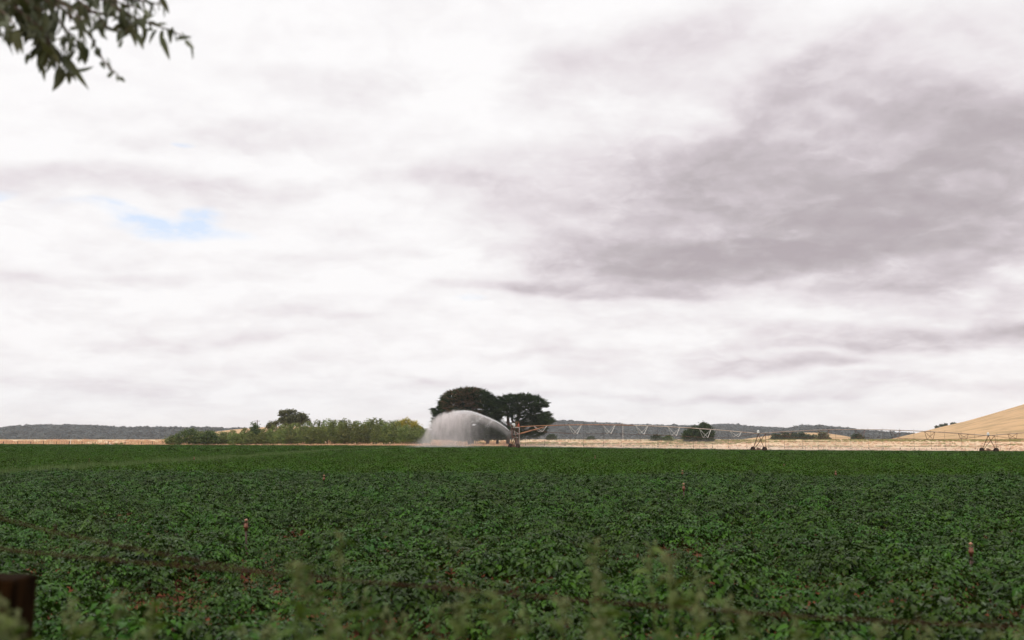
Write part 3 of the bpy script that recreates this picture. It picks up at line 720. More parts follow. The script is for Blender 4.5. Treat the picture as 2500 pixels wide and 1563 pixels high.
for row, (Y0, st) in enumerate([(308, 23), (315, 25), (323, 25)]):
    a = 478 + row * 9
    while a < 1045:
        px = a + random.uniform(-6, 6); q = P(px, 1076, Y0 + random.uniform(-1.5, 1.5)); q.z = g(q.x, q.y)
        ty = np.interp(px, topx, topy) + [10, 4, 0][row] + random.uniform(-4, 5)
        h = P(px, ty, q.y).z - q.z
        root = empty('plantation_tree', q, random.uniform(0, 6)); s = h / 6.4
        lab = ['bushy green tree in the front row of the plantation behind the far fence', 'bushy green tree in the middle row of the plantation', 'green tree with ragged shoots in the back row of the plantation'][row]
        tag(root, lab, 'tree', 'bushy green trees of the plantation row'); root.scale = (max(s, .85), max(s, .85), s)
        obj('crown', random.choice(oc), root); obj('trunk', trunk_me, root)
        a += st
def dark_bush(px, ty, wpx, Y, seed, label, m='orcharddark'):
    poly_tree('bush', label, 'bush', [(px - wpx, 1083), (px - wpx * .95, 1083 - (1083 - ty) * .55), (px - wpx * .5, ty + 4), (px, ty), (px + wpx * .5, ty + 2), (px + wpx * .95, 1083 - (1083 - ty) * .5), (px + wpx, 1083)], Y, MT[m], seed, 150, .42, trunk=.15)
dark_bush(462, 1049, 33, 302, 90, 'dark green round bush at the left end of the plantation')
dark_bush(425, 1066, 18, 304, 91, 'low olive bush left of the round dark bush', 'orchard')
dark_bush(510, 1054, 24, 303, 92, 'second dark bush from the left end of the plantation')
poly_tree('conifer', 'small dark pointed conifer poking above the plantation below the utility pole', 'tree', [(611, 1062), (615, 1045), (620, 1034), (623, 1034), (629, 1046), (634, 1062)], 312, MT['orcharddark'], 93, 90, .4, trunk=.12)

# ------------------------------------------------------------------ far fences
def fence(label, pxs, Yf, hgt, wd, m, drop=None, wires=3, jitter=.1):
    q0 = P(pxs[0], 1085, Yf(pxs[0])); base = Vector((q0.x, q0.y, g(q0.x, q0.y)))
    root = empty('wire_fence', base); tag(root, label, 'fence')
    tops = []
    for px in pxs:
        Y = Yf(px); x = P(px, 1085, Y).x; z = g(x, Y); h = hgt * random.uniform(1 - jitter, 1 + jitter)
        mb = MB(); b = Vector((x, Y, z)) - base
        mb.tube([b - Vector((0, 0, .3)), b + Vector((random.uniform(-.04, .04), 0, h))], [wd, wd * .9], 6); mb.build('post', m, root)
        tops.append(b)
    for k in range(wires):
        mb = MB(); mb.tube([t + Vector((0, -.05, hgt * (.95 - .3 * k))) for t in tops], .012, 4); mb.build('wire', MT['rust'], root)
    if drop:
        mb = MB()
        for a, b in zip(tops[:-1], tops[1:]):
            for j in range(1, drop):
                c = a.lerp(b, j / drop); mb.tube([c, c + Vector((0, 0, hgt * .95))], wd * .3, 4)
        o = mb.build('droppers', MT['oldwood'], root); o['kind'] = 'stuff'
    return root
edgeY = lambda off: (lambda px: float(E((px - CX) / FPX * 270) + off))
fence('post and wire fence with stout dark posts along the left far edge of the field', [8, 43, 75, 106, 138, 169, 200, 232, 264, 305, 346, 372, 398], lambda px: 303 - px * .008, 1.35, .13, MT['oldwood'], 5)
fence('low wire fence with pale thin posts in front of the plantation', list(np.arange(412, 1090, 36.)), lambda px: 299 - (px - 412) * .066, .9, .05, MT['oldwood'])
rp = [1108]
while rp[-1] < 2540: rp.append(rp[-1] + random.choice([18, 22, 26, 30, 24]))
fence('long wire fence with thin steel posts behind the irrigator on the right', rp, edgeY(3), 1.15, .035, MT['rust'])

# ------------------------------------------------------------------ the irrigator
TW = [Vector((.4, 187, 0)), Vector((50.4, 205, 0)), Vector((105.5, 222, 0)), Vector((161, 239, 0))]
for t in TW: t.z = g(t.x, t.y)
PZ = [P(1255, 1043, 187).z, P(1848, 1059, 205).z, P(2405, 1064, 222).z, P(2405, 1064, 222).z + .1]
irr = empty('irrigation_machine', TW[0]); tag(irr, 'long wheeled irrigation boom on towers spanning the field with drop hoses', 'irrigator')
O = TW[0].copy()
def span(a, b, za, zb, arch, stations, frac0):
    A = Vector((a.x, a.y, za)); B = Vector((b.x, b.y, zb)); d = (B - A); dh = Vector((d.x, d.y, 0)).normalized(); lat = Vector((-dh.y, dh.x, 0))
    def p(t): q = A.lerp(B, t); q.z += arch * 4 * t * (1 - t) * (1 - .25 * (t - .5)); return q
    Ln = d.length
    k0 = 14 if frac0 else 0
    if frac0: mb = MB(); mb.tube([p(t / 30) - O for t in range(k0 + 1)], .085, 8); mb.build('pipeline', MT['orangepipe'], irr, True)
    mb = MB(); mb.tube([p(t / 30) - O for t in range(k0, 31)], .085, 8); mb.build('pipeline', MT['palepipe'] if frac0 else MT['brownpipe'], irr, True)
    ts = [(k + .75) / (stations + .5) for k in range(stations)]
    lows = {1: [], -1: []}
    for t in ts:
        c = p(t); st = MB(); c1 = p(t - 1.35 / Ln); c2 = p(t + 1.35 / Ln)
        dep = 1.7 if min(t, 1 - t) > .12 else 1.1
        b1 = c + lat * .95 - Vector((0, 0, dep)); b2 = c - lat * .95 - Vector((0, 0, dep))
        for u, v in ((c1, b1), (c1, b2), (c2, b1), (c2, b2)): st.bar(u - O, v - O, .07, .07)
        st.bar(b1 - O, b2 - O, .05, .05)
        st.build('truss_bracket', MT['steel'] if frac0 else MT['rust'], irr)
        lows[1].append(b1); lows[-1].append(b2)
    for s in (1, -1):
        pts = [p(0) + dh * .25 - Vector((0, 0, 1.5)) + lat * s * .5] if False else [p(.01)] 
        pts += lows[s] + [p(.99)]
        mb = MB(); mb.tube([q - O for q in pts], .024, 5); mb.build('truss_rod', MT['rust'], irr)
    for k in range(int(Ln / 4.0)):
        t = (k + .55) * 4.0 / Ln
        if t > .985: continue
        q = p(t); low = g(q.x, q.y) + 1.15; off = lat * (.25 if k % 2 else -.25)
        mb = MB(); mb.tube([q + Vector((0, 0, .35)) - O, q + Vector((0, 0, .35)) + off - O, q + off - O, Vector((q.x, q.y, low)) + off - O], .020, 5)
        h = mb.build('drop_hose', MT['hose'], irr)
        mb = MB(); e = Vector((q.x, q.y, low)) + off - O
        mb.tube([e + Vector((0, 0, .12)), e + Vector((0, 0, 0)), e - Vector((0, 0, .02)), e - Vector((0, 0, .10)), e - Vector((0, 0, .16))], [.04, .05, .09, .09, .03], 8)
        mb.build('nozzle', MT['hose'], h)
    return dh, lat
def wheel(mbT, mbR, c, ax, r=.66, w_=.48):
    up = Vector((0, 0, 1)); f = ax.cross(up).normalized(); prof = [(-w_ / 2, .55 * r), (-w_ / 2, .86 * r), (-w_ * .38, .97 * r), (0, r), (w_ * .38, .97 * r), (w_ / 2, .86 * r), (w_ / 2, .55 * r)]
    n = 28; V = []; F = []
    for k in range(n):
        a = 2 * math.pi * k / n; dd = f * math.cos(a) + up * math.sin(a)
        for (o_, q) in prof:
            V.append(c + ax * o_ + dd * (q + (.03 if (k % 2 and q > .9 * r) else 0)))
    m = len(prof)
    for k in range(n):
        for j in range(m - 1):
            F.append((k * m + j, k * m + j + 1, ((k + 1) % n) * m + j + 1, ((k + 1) % n) * m + j))
        F.append((k * m + m - 1, k * m, ((k + 1) % n) * m, ((k + 1) % n) * m + m - 1))
    mbT.add(V, F)
    mbR.tube([c - ax * w_ * .3, c - ax * w_ * .1, c + ax * w_ * .1, c + ax * w_ * .3], [.54 * r, .35 * r, .35 * r, .54 * r], 18)
    mbR.tube([c - ax * w_ * .45, c + ax * w_ * .45], .1, 10)
def tower(i, lat, dh, zp, first=False):
    t = TW[i]; base = t - O; top = zp - t.z
    tw = MB(); h0 = .74
    F1 = base + lat * 2.1 + Vector((0, 0, h0)); F2 = base - lat * 2.1 + Vector((0, 0, h0)); T = base + Vector((0, 0, top))
    T2 = T + dh * (1.75 if not first else .9)
    root = empty('tower', t - O); root.parent = irr; off = root.location.copy()
    def part(fn, nm, m, **k):
        q = MB(); fn(q); q.v = [tuple(Vector(v) - off) for v in q.v]; q.build(nm, m, root, **k)
    part(lambda q: q.bar(T, F1, .10, .10), 'leg', MT['rust']); part(lambda q: q.bar(T, F2, .10, .10), 'leg', MT['rust'])
    part(lambda q: q.bar(T2, F1 + dh * .25, .10, .10), 'leg', MT['rust']); part(lambda q: q.bar(T2, F2 + dh * .25, .10, .10), 'leg', MT['rust'])
    part(lambda q: q.box(base + Vector((0, 0, h0)), (4.0, .16, .16), (lat, dh, Vector((0, 0, 1)))), 'base_beam', MT['rust'])
    part(lambda q: (q.box(base + Vector((0, 0, h0 + .12)), (.6, .34, .36), (lat, dh, Vector((0, 0, 1)))), q.tube([base + lat * .2 + Vector((0, 0, h0 + .3)), base + lat * .7 + Vector((0, 0, h0 + .3))], .15, 10)), 'drive_motor', MT['rust'], bevel=.03)
    def brace(q):
        m1 = T.lerp(F1, .45); m2 = T.lerp(F2, .45); q.bar(m1, m2, .06, .06)
        a = T2.lerp(F1 + dh * .25, .45); b = T2.lerp(F2 + dh * .25, .45); q.bar(a, b, .05, .05); q.bar(m1, a, .05, .05); q.bar(m2, b, .05, .05)
    part(brace, 'brace', MT['rust'])
    for s in (1, -1):
        c = base + lat * s * 2.1 + Vector((0, 0, .68)); ax = dh
        tq, rq = MB(), MB(); wheel(tq, rq, c, ax)
        for q in (tq, rq): q.v = [tuple(Vector(v) - off) for v in q.v]
        wo_ = tq.build('wheel', MT['tyre'], root, True)
        rq.build('rim', MT['rim'], root, True)
    part(lambda q: (q.box(T + Vector((0, 0, .34)), (.42, .42, .5)), q.tube([T + Vector((0, 0, .55)), T + Vector((0, 0, .72))], [.2, .12], 8)), 'control_box', MT['white'], bevel=.04)
    return T, T2, F1, F2
dh1 = Vector((TW[1].x - TW[0].x, TW[1].y - TW[0].y, 0)).normalized(); lat1 = Vector((-dh1.y, dh1.x, 0))
dh2 = Vector((TW[2].x - TW[1].x, TW[2].y - TW[1].y, 0)).normalized(); lat2 = Vector((-dh2.y, dh2.x, 0))
span(TW[0], TW[1], PZ[0], PZ[1], .95, 7, True)
span(TW[1], TW[2], PZ[1], PZ[2], 1.05, 6, False)
span(TW[2], TW[3], PZ[2], PZ[3], 1.05, 6, False)
T, T2, F1, F2 = tower(0, lat1, dh1, PZ[0], True)
tower(1, lat1, dh1, PZ[1]); tower(2, lat2, dh2, PZ[2]); tower(3, lat2, dh2, PZ[3])
# the end frame that carries the big gun
def ipart(fn, nm, m, parent=irr, **k):
    q = MB(); fn(q); return q.build(nm, m, parent, **k)
Z = Vector((0, 0, 1)); K0 = P(1268, 1044, 187) - O; K1 = P(1268, 1060, 187) - O; K2 = P(1328, 1043, 188.5) - O
ipart(lambda q: (q.tube([K1, K2], .10, 8), q.tube([K1 + lat1 * 1.2, K2 + lat1 * .5], .07, 8)), 'end_brace', MT['orangepipe'], smooth=True)
ipart(lambda q: (q.bar(K0, K1, .10, .10), q.bar(P(1249, 1044, 187) - O, K0, .12, .12), q.bar(P(1268, 1060, 187) - O, P(1269, 1092, 187) - O, .05, .05),
                 q.bar(P(1251, 1050, 187.3) - O, K1, .06, .06), q.bar(P(1252, 1060, 187) - O, K1, .06, .06), q.bar(P(1257, 1068, 187) - O, P(1265, 1068, 187) - O, .06, .06),
                 q.bar(P(1255, 1052, 187) - O, P(1260, 1068, 187) - O, .08, .08)), 'end_frame', MT['steel'])
ipart(lambda q: (q.bar(P(1249, 1045, 186.7) - O, P(1252, 1070, 186.7) - O, .16, .16), q.bar(P(1247, 1045, 187.4) - O, P(1249, 1068, 187.4) - O, .13, .13), q.bar(P(1252, 1062, 186.8) - O, P(1263, 1088, 186.4) - O, .1, .1),
                 q.bar(P(1262, 1068, 187.6) - O, P(1254, 1090, 188) - O, .09, .09), q.bar(P(1251, 1068, 187) - O, P(1252, 1092, 187) - O, .07, .07)), 'gun_mount', MT['rust'])
ipart(lambda q: (q.tube([P(1254, 1052, 187) - O, P(1251, 1043, 187) - O, P(1248, 1038, 187) - O, P(1241, 1035, 187) - O, P(1233, 1031.5, 187) - O], [.13, .12, .10, .07, .045], 10), q.tube([P(1251, 1040, 187) - O, P(1253, 1036, 187) - O], [.14, .14], 10)), 'end_gun', MT['rust'], smooth=True)
ipart(lambda q: q.box(P(1252, 1036, 186.8) - O, (.34, .3, .38)), 'gun_valve', MT['white'], bevel=.05)
ipart(lambda q: (q.bar(P(1262, 1043, 187) - O, P(1259, 1030.5, 187) - O, .07, .07), q.bar(P(1259, 1030.5, 187) - O, P(1267, 1030.5, 187) - O, .07, .07), q.bar(P(1267, 1030.5, 187) - O, P(1267, 1036, 187) - O, .06, .06)), 'lamp_bracket', MT['orangepipe'])
ipart(lambda q: (q.box(P(1266, 1039.5, 187) - O, (.36, .34, .42)), q.box(P(1266, 1035.5, 187) - O, (.2, .2, .2))), 'end_control_box', MT['redbox'], bevel=.04)
ipart(lambda q: q.tube([P(1245, 1056, 187) - O, P(1245.5, 1078, 187) - O], .03, 6), 'drop_hose', MT['hose'])

# ------------------------------------------------------------------ poles
def utility_pole(px, ty, Y, label):
    q = P(px, 1076, Y); z = g(q.x, q.y); h = P(px, ty, Y).z - z
    root = empty('utility_pole', (q.x, Y, z)); tag(root, label, 'pole')
    mb = MB(); mb.tube([(0, 0, -.4), (0, 0, h)], [.2, .14], 8); mb.build('pole', MT['oldwood'], root, True)
    mb = MB(); mb.box((-.2, .1, h - .35), (2.2, .12, .14)); mb.build('crossarm', MT['oldwood'], root)
    for x in (-1.15, -.5, .75):
        mb = MB(); mb.tube([(x, .1, h - .28), (x, .1, h - .1)], [.07, .04], 6); mb.build('insulator', MT['white'], root)
utility_pole(627, 1026, 400, 'thin wooden utility pole with a crossarm above the plantation')
q = P(1521, 1078, 420); mb = MB(); zb = g(q.x, q.y); top = P(1521, 1031, 420).z - zb
root = empty('radio_mast', (q.x, q.y, zb)); tag(root, 'thin pale mast rising above the first irrigator span', 'mast')
for a in range(3):
    c, s = .18 * math.cos(a * 2.094), .18 * math.sin(a * 2.094); mb.tube([(c, s, 0), (c * .4, s * .4, top)], .028, 5)
for k in range(12): mb.tube([(.16 * math.cos(k * 2.1), .16 * math.sin(k * 2.1), k * top / 12), (.16 * math.cos(k * 2.1 + 2.1), .16 * math.sin(k * 2.1 + 2.1), (k + 1) * top / 12)], .018, 4)
mb.build('lattice', MT['steel'], root); mb = MB(); mb.tube([(0, 0, top - .1), (0, 0, top + .9)], .02, 5); mb.build('antenna', MT['steel'], root)
q = P(172, 1080, 309); q.z = g(q.x, q.y); mb = MB(); mb.tube([(0, 0, -.2), (0, 0, 1.9)], [.12, .09], 8); mb.tube([(0, 0, 1.9), (0, 0, 2.0)], [.12, .02], 8)
o = mb.build('marker_post', MT['white'], None); o.location = q; tag(o, 'short white marker post in the dry grass behind the left fence', 'post')
def rock(px, Y, s, label):
    r = np.random.default_rng(5); import bmesh
    bm = bmesh.new(); bmesh.ops.create_icosphere(bm, subdivisions=3, radius=1)
    for v in bm.verts: v.co = v.co * (1 + .22 * math.sin(v.co.x * 5 + 1) * math.cos(v.co.z * 4 + v.co.y * 3)); v.co.z *= .6; v.co *= s
    me = bpy.data.meshes.new('rock'); bm.to_mesh(me); bm.free(); me.materials.append(MT['rock']); q = P(px, 1084, Y)
    o = obj('rock', me); o.location = (q.x, Y, g(q.x, Y) + .25 * s); tag(o, label, 'rock')
rock(270, 298, .75, 'pale rounded boulder by the left far fence')
for i, (px, Y, wpx, hpx) in enumerate([(191, 299, 4, 4), (230, 299, 6, 5), (284, 305, 6, 5), (298, 306, 5, 6)]):
    lab = ['tiny green tussock below the white marker post', 'low green tussock left of the pale boulder', 'low green tussock right of the pale boulder', 'taller green tussock right of the pale boulder'][i]
    yb = HOR - (g(P(px, 1080, Y).x, Y) - EYE) / Y * FPX
    poly_tree('tussock', lab, 'plant', [(px - wpx, yb + 1), (px - wpx * .6, yb - hpx), (px + wpx * .5, yb - hpx), (px + wpx, yb + 1)], Y, MT['orchard'], 100 + i, 24, .3, trunk=.05, spread=.2, nl=16)

# ------------------------------------------------------------------ sprinkler risers in the crop
def riser(px, ty, by, label, legs=1, bend=.12, s=1.0, red=True):
    q = ground_at(px + (14 if legs == 1 and px < 700 else 0), by, .10); Y = q.y; h = P(px, ty, Y).z - q.z
    root = empty('sprinkler_riser', q); tag(root, label, 'sprinkler', 'sprinkler risers standing in the crop')
    tx = P(px, ty, Y).x - q.x; hs = h - .12 * s
    if legs == 1:
        mb = MB(); mb.tube([(0, 0, -.1), (tx * .45, 0, hs * .25), (tx * .85, 0, hs * .6), (tx, 0, hs)], .016 * s, 8); mb.build('riser_pipe', MT['riser'], root, True)
    else:
        mb = MB(); mb.tube([(-.06, 0, -.1), (tx * .6 - .02, 0, hs * .5), (tx, 0, hs)], .011, 8); mb.tube([(.05, 0, -.1), (tx * .8 + .03, 0, hs * .5), (tx, 0, hs)], .011, 8); mb.build('riser_pipe', MT['riser'], root, True)
    mb = MB()
    mb.tube([(tx, 0, hs - .03 * s), (tx, 0, hs + .01 * s), (tx, 0, hs + .012 * s), (tx, 0, hs + .045 * s), (tx, 0, hs + .05 * s), (tx, 0, hs + .085 * s)], [.022 * s, .022 * s, .034 * s, .034 * s, .026 * s, .03 * s], 10)
    for a in range(3): mb.bar(Vector((tx + .028 * s * math.cos(a * 2.1), .028 * s * math.sin(a * 2.1), hs + .08 * s)), Vector((tx + .014 * s * math.cos(a * 2.1), .014 * s * math.sin(a * 2.1), hs + .125 * s)), .006 * s, .006 * s)
    mb.build('sprinkler_head', MT['brass'], root, True)
    mb = MB(); mb.tube([(tx, 0, hs + .12 * s), (tx, 0, hs + .135 * s), (tx, 0, hs + .15 * s)], [.02 * s, .026 * s, .006 * s], 10); mb.build('cap', MT['pinkcap'], root, True)
    mb = MB(); mb.bar(Vector((tx - .05 * s, 0, hs + .07 * s)), Vector((tx + .05 * s, 0, hs + .10 * s)), .010 * s, .008 * s); mb.build('swing_arm', MT['riser'], root)
riser(601, 1272, 1388, 'nearest left sprinkler riser with an orange head on a bent black pipe', 1, s=.85)
riser(2370, 1330, 1442, 'sprinkler riser on two thin legs at the right of the crop', 2, s=.85)
riser(1669, 1183, 1236, 'sprinkler riser standing over a patch of bare red soil', 1, s=1.15)
riser(1666, 1150, 1182, 'faint sprinkler riser just beyond the one over bare red soil', 1, s=1.1)
riser(791, 1162, 1205, 'distant sprinkler riser with an orange pipe left of centre', 1, s=1.2)
riser(2040, 1152, 1178, 'distant sprinkler riser right of centre in the crop', 1, s=1.2)
riser(1914, 1136, 1158, 'farthest sprinkler riser before the second tower', 1, s=1.2)
riser(1453, 1114, 1134, 'farthest sprinkler riser before the first boom span', 1, s=1.3)
riser(218, 1120, 1142, 'sprinkler riser in the pale weedy track at the left', 1, s=1.2)
riser(474, 1117, 1140, 'second sprinkler riser in the weedy track right of the leftmost one', 1, s=1.1)

# ------------------------------------------------------------------ roadside fence (near, out of focus)
nf = empty('roadside_fence', (P(30, 1402, 2.9).x, 2.9, 0)); tag(nf, 'dark wooden post with slack rusty wires in the blurred foreground', 'fence')
o0 = nf.location.copy()
ptop = P(40, 1418, 2.9); ax0 = Vector((P(20, 1402, 2.9).x, 2.9, ptop.z)) - o0
mb = MB(); c = Vector((P(-82, 1402, 2.9).x, 2.98, 0)) - o0
mb.box(Vector((c.x, c.y, ptop.z / 2 - .15)), (.20, .15, ptop.z + .3)); po = mb.build('post', MT['postwood'], nf, bevel=.008)
po.rotation_euler = (0, R(1.5), 0)
mb = MB(); mb.box(Vector((c.x + 3.9, c.y - .15, ptop.z / 2 - .15)), (.17, .15, ptop.z + .3)); mb.build('post', MT['postwood'], nf, bevel=.008)
def wirepath(pix, d0, d1):
    n = len(pix); out = []
    for i, (a, b) in enumerate(pix): out.append(P(a, b, d0 + (d1 - d0) * i / (n - 1)) - o0)
    res = []
    for i in range(n - 1):
        for k in range(6):
            t = k / 6; p0 = out[max(i - 1, 0)]; p1 = out[i]; p2 = out[i + 1]; p3 = out[min(i + 2, n - 1)]
            res.append(.5 * ((2 * p1) + (p2 - p0) * t + (2 * p0 - 5 * p1 + 4 * p2 - p3) * t * t + (3 * p1 - p0 - 3 * p2 + p3) * t ** 3))
    return res + [out[-1]]
def barbwire(pix, d0, d1, r):
    pts = wirepath(pix, d0, d1); mb = MB()
    for ph in (0, math.pi):       # two twisted strands
        tw = []
        for i in range(len(pts) - 1):
            for k in range(5):
                q = pts[i].lerp(pts[i + 1], k / 5); a = (i * 5 + k) * 1.1 + ph; tw.append(q + Vector((0, math.cos(a) * r, math.sin(a) * r)))
        mb.tube(tw, r, 6)
    L_ = 0
    for i in range(1, len(pts)):
        L_ += (pts[i] - pts[i - 1]).length
        if L_ > .16:
            L_ = 0
            for k in range(2):
                d = Vector((random.uniform(-.4, .4), random.uniform(-1, 1), random.uniform(-1, 1))).normalized() * .028; mb.tube([pts[i] - d, pts[i] + d], r * .7, 5)
    return mb.build('wire', MT['wire'], nf, True)
barbwire([(-320, 1290), (-60, 1330), (0, 1340), (160, 1357), (300, 1370), (500, 1387), (700, 1403), (870, 1419), (1130, 1440), (1400, 1464), (1700, 1487), (2000, 1508), (2250, 1521), (2540, 1534), (2900, 1550)], 2.9, 2.75, .0019)
barbwire([(-320, 1215), (-60, 1256), (20, 1270), (130, 1299), (240, 1322), (330, 1341), (440, 1361), (520, 1376), (640, 1396)], 2.92, 2.86, .0016)

# weeds along the fence
def weed_mesh(seed, h):
    r = np.random.default_rng(seed); ac = Acc(); hd = []; mb = MB()
    for b in range(r.integers(2, 4)):
        a = r.uniform(0, 6.283); lean = r.uniform(.01, .05) if b == 0 else r.uniform(.03, .18); hh = h if b == 0 else h * r.uniform(.72, .96)
        pts = [Vector((math.cos(a) * lean * t * t * hh + .04 * math.cos(a), math.sin(a) * lean * t * t * hh + .04 * math.sin(a), hh * t)) for t in np.linspace(0, 1, 7)]
        mb.tube(pts, [.004, .004, .0035, .003, .003, .002, .0015], 5)
        n = int(hh * 34); t = r.uniform(.25, 1, n) ** .8
        C = np.array([np.array(pts[int(q * 5.99)].lerp(pts[min(6, int(q * 5.99) + 1)], q * 5.99 % 1)) for q in t])
        aa = r.uniform(0, 6.283, n); A = np.stack([np.cos(aa), np.sin(aa), r.uniform(-.1, 1.0, n)], 1)
        Ls = .085 * (1.25 - .7 * t) * r.uniform(.7, 1.3, n); ac.add(leaves(C, A, np.tile([0, 0, 1.], (n, 1)) + r.normal(0, .3, (n, 3)), Ls, Ls * .36, LT4))
        k = 26; C = np.array(pts[-1])[None] + np.stack([r.normal(0, .009, k), r.normal(0, .009, k), r.uniform(-.05, .01, k)], 1)
        h1 = Acc(); h1.add(leaves(C, rdir(k, 0, 1, r), rdir(k, -1, 1, r), .018, .009)); hd.append(h1.mesh('flower_head', MT['weedhead']))
    st = bpy.data.meshes.new('stem'); st.from_pydata(mb.v, [], mb.f); st.materials.append(MT['stem'])
    return ac.mesh('foliage', MT['weed']), hd, st
wm = [weed_mesh(200 + s, 1.0) for s in range(8)]
WT = [(60, 1520), (95, 1490), (205, 1470), (230, 1520), (300, 1545), (370, 1500), (430, 1548), (520, 1535), (600, 1545), (680, 1520), (735, 1440), (770, 1385), (800, 1330), (840, 1530), (900, 1440), (930, 1480), (960, 1530),
      (1010, 1500), (1060, 1470), (1085, 1450), (1130, 1500), (1180, 1455), (1230, 1520), (1290, 1500), (1340, 1470), (1400, 1535), (1450, 1480), (1500, 1410), (1516, 1335), (1560, 1500), (1625, 1400), (1650, 1345), (1690, 1370), (1700, 1470),
      (1760, 1480), (1820, 1510), (1890, 1545), (1960, 1530), (2040, 1545), (2110, 1550), (2200, 1540), (2300, 1555), (2400, 1545), (2480, 1550)]
WL = ['tall spindly blurred weed right of centre in the foreground', 'leafy blurred weed in front of the roadside post', 'upright blurred weed left of centre above the slack wire']
WT += [(8, 1500), (34, 1478), (58, 1492), (82, 1505), (20, 1515), (70, 1478)]
for i, (px, ty) in enumerate(WT):
    Y = random.uniform(2.5, 3.5) if i < len(WT) - 6 else random.uniform(2.35, 2.7); q = P(px, ty, Y); h = q.z
    root = empty('weed', (q.x, Y, 0), random.uniform(0, 6)); s = h / 1.0; root.scale = (1.15, 1.15, s)
    lab = {28: WL[0], 1: WL[1], 12: WL[2]}.get(i, 'blurred green weed with narrow leaves at the bottom of the photo')
    tag(root, lab, 'weed', 'tall weeds along the roadside fence')
    f, hd, st = wm[i % 8]
    obj('foliage', f, root); [obj('flower_head', q_, root) for q_ in hd]; obj('stem', st, root)
rg = protos('roadside_tuft', [tuft(60 + s, 60, .16, .55, .010) for s in range(4)], MT['verge'])
n = 1500; x = rng.uniform(-5, 5, n); y = rng.uniform(1.0, 5.2, n)
tag(scatter('roadside_grass', np.stack([x, y, 0 * x], 1), rng.uniform(0, 6, n), rng.uniform(.6, 1.1, n), rg, 4), 'green roadside grass at the foot of the near fence', 'grass', kind='stuff')

# ------------------------------------------------------------------ roadside gum tree, its twigs hang into the top left
gt = empty('eucalyptus_tree', (-4.6, 1.2, 0)); tag(gt, 'drooping eucalyptus leaves and twigs hanging into the top left corner', 'tree')
go = gt.location.copy()
mb = MB(); mb.tube([(0, 0, -.2), (.1, .05, 1.5), (.05, .2, 3.2), (.4, .6, 4.8), (.7, .8, 6.6)], [.30, .25, .21, .16, .08], 12); mb.build('trunk', MT['bark'], gt, True)
lv = Acc(); tw = MB(); r = np.random.default_rng(77)
TWG = [([(-160, -120), (-40, -40), (40, 20), (100, 70), (140, 125), (165, 165)], 34, 5.0, 62), ([(-60, -80), (60, -30), (150, 20), (195, 60), (225, 95), (240, 130), (262, 160), (290, 185)], 12, 4.9, 34),
       ([(80, -80), (200, -30), (270, 10), (330, 45), (380, 62), (425, 78), (448, 90)], 26, 5.2, 46), ([(-80, -10), (-20, 10), (20, 40), (40, 70)], 24, 4.7, 60), ([(-60, -60), (40, -20), (90, 25), (120, 70)], 34, 5.3, 60),
       ([(150, -70), (230, -20), (300, 10), (340, 20)], 24, 5.1, 50), ([(20, -60), (110, -20), (170, 20), (200, 50)], 30, 4.8, 60), ([(240, -60), (280, 0), (300, 50), (310, 80)], 16, 5.2, 52), ([(-30, -20), (60, 30), (110, 90), (130, 130)], 30, 5.0, 64),
       ([(60, -50), (120, 10), (150, 60), (190, 100)], 26, 5.1, 60), ([(-60, 0), (0, 5), (60, 15), (110, 25)], 26, 5.0, 60),
       ([(100, -60), (190, 0), (240, 40), (262, 70)], 26, 5.0, 56), ([(-40, 10), (10, 60), (25, 80)], 10, 4.9, 56), ([(60, 20), (100, 100), (110, 140)], 20, 5.0, 60), ([(200, -40), (300, -5), (360, 5), (400, 12)], 22, 5.2, 44), ([(180, 20), (280, 40), (330, 60)], 16, 5.1, 50)]
TWG = [(a, b, c * .76, d) for a, b, c, d in TWG]
for pix, nl, Y, lpx in TWG:
    pts = [P(a, b, Y + .12 * math.sin(i * 1.7)) - go for i, (a, b) in enumerate(pix)]
    tw.tube(pts, [.008 - .006 * i / (len(pts) - 1) for i in range(len(pts))], 6)
    for k in range(int(nl * 1.3)):
        t = r.uniform(.1, 1) * (len(pts) - 1); i = min(int(t), len(pts) - 2); c = pts[i].lerp(pts[i + 1], t - i)
        dirn = np.array([r.normal(.05, .38), r.normal(0, .45), -1.0 if r.random() < .8 else r.uniform(-.3, .5)])
        Ls = lpx / FPX * Y * r.uniform(.6, 1.15); Cc = np.array(c) + r.normal(0, .012, 3)
        lv.add(leaves(Cc[None], dirn[None], rdir(1, -1, 1, r), Ls, Ls * r.uniform(.22, .34), LTlong))
# the sprig tips the photo shows most clearly
for (a, b, a2, b2, wd) in [(168, 72, 200, 66, .33), (208, 112, 206, 158, .45), (196, 148, 184, 140, .4), (262, 190, 280, 172, .4), (290, 188, 306, 200, .5), (22, 72, 22, 116, .5), (150, 130, 215, 215, .16), (345, 50, 378, 34, .3), (380, 62, 408, 56, .3),
                           (392, 85, 414, 145, .22), (335, 80, 350, 120, .3), (430, 96, 468, 88, .3), (290, 118, 300, 95, .35), (70, 130, 62, 158, .4), (105, 160, 108, 198, .25), (232, 120, 248, 142, .5), (246, 150, 256, 168, .5)]:
    c = P(a, b, 3.8) - go; d = (P(a2, b2, 3.8) - go) - c
    lv.add(leaves(np.array(c)[None], np.array(d)[None], np.array([[.2, -1., .1]]), d.length, d.length * wd, LTlong))
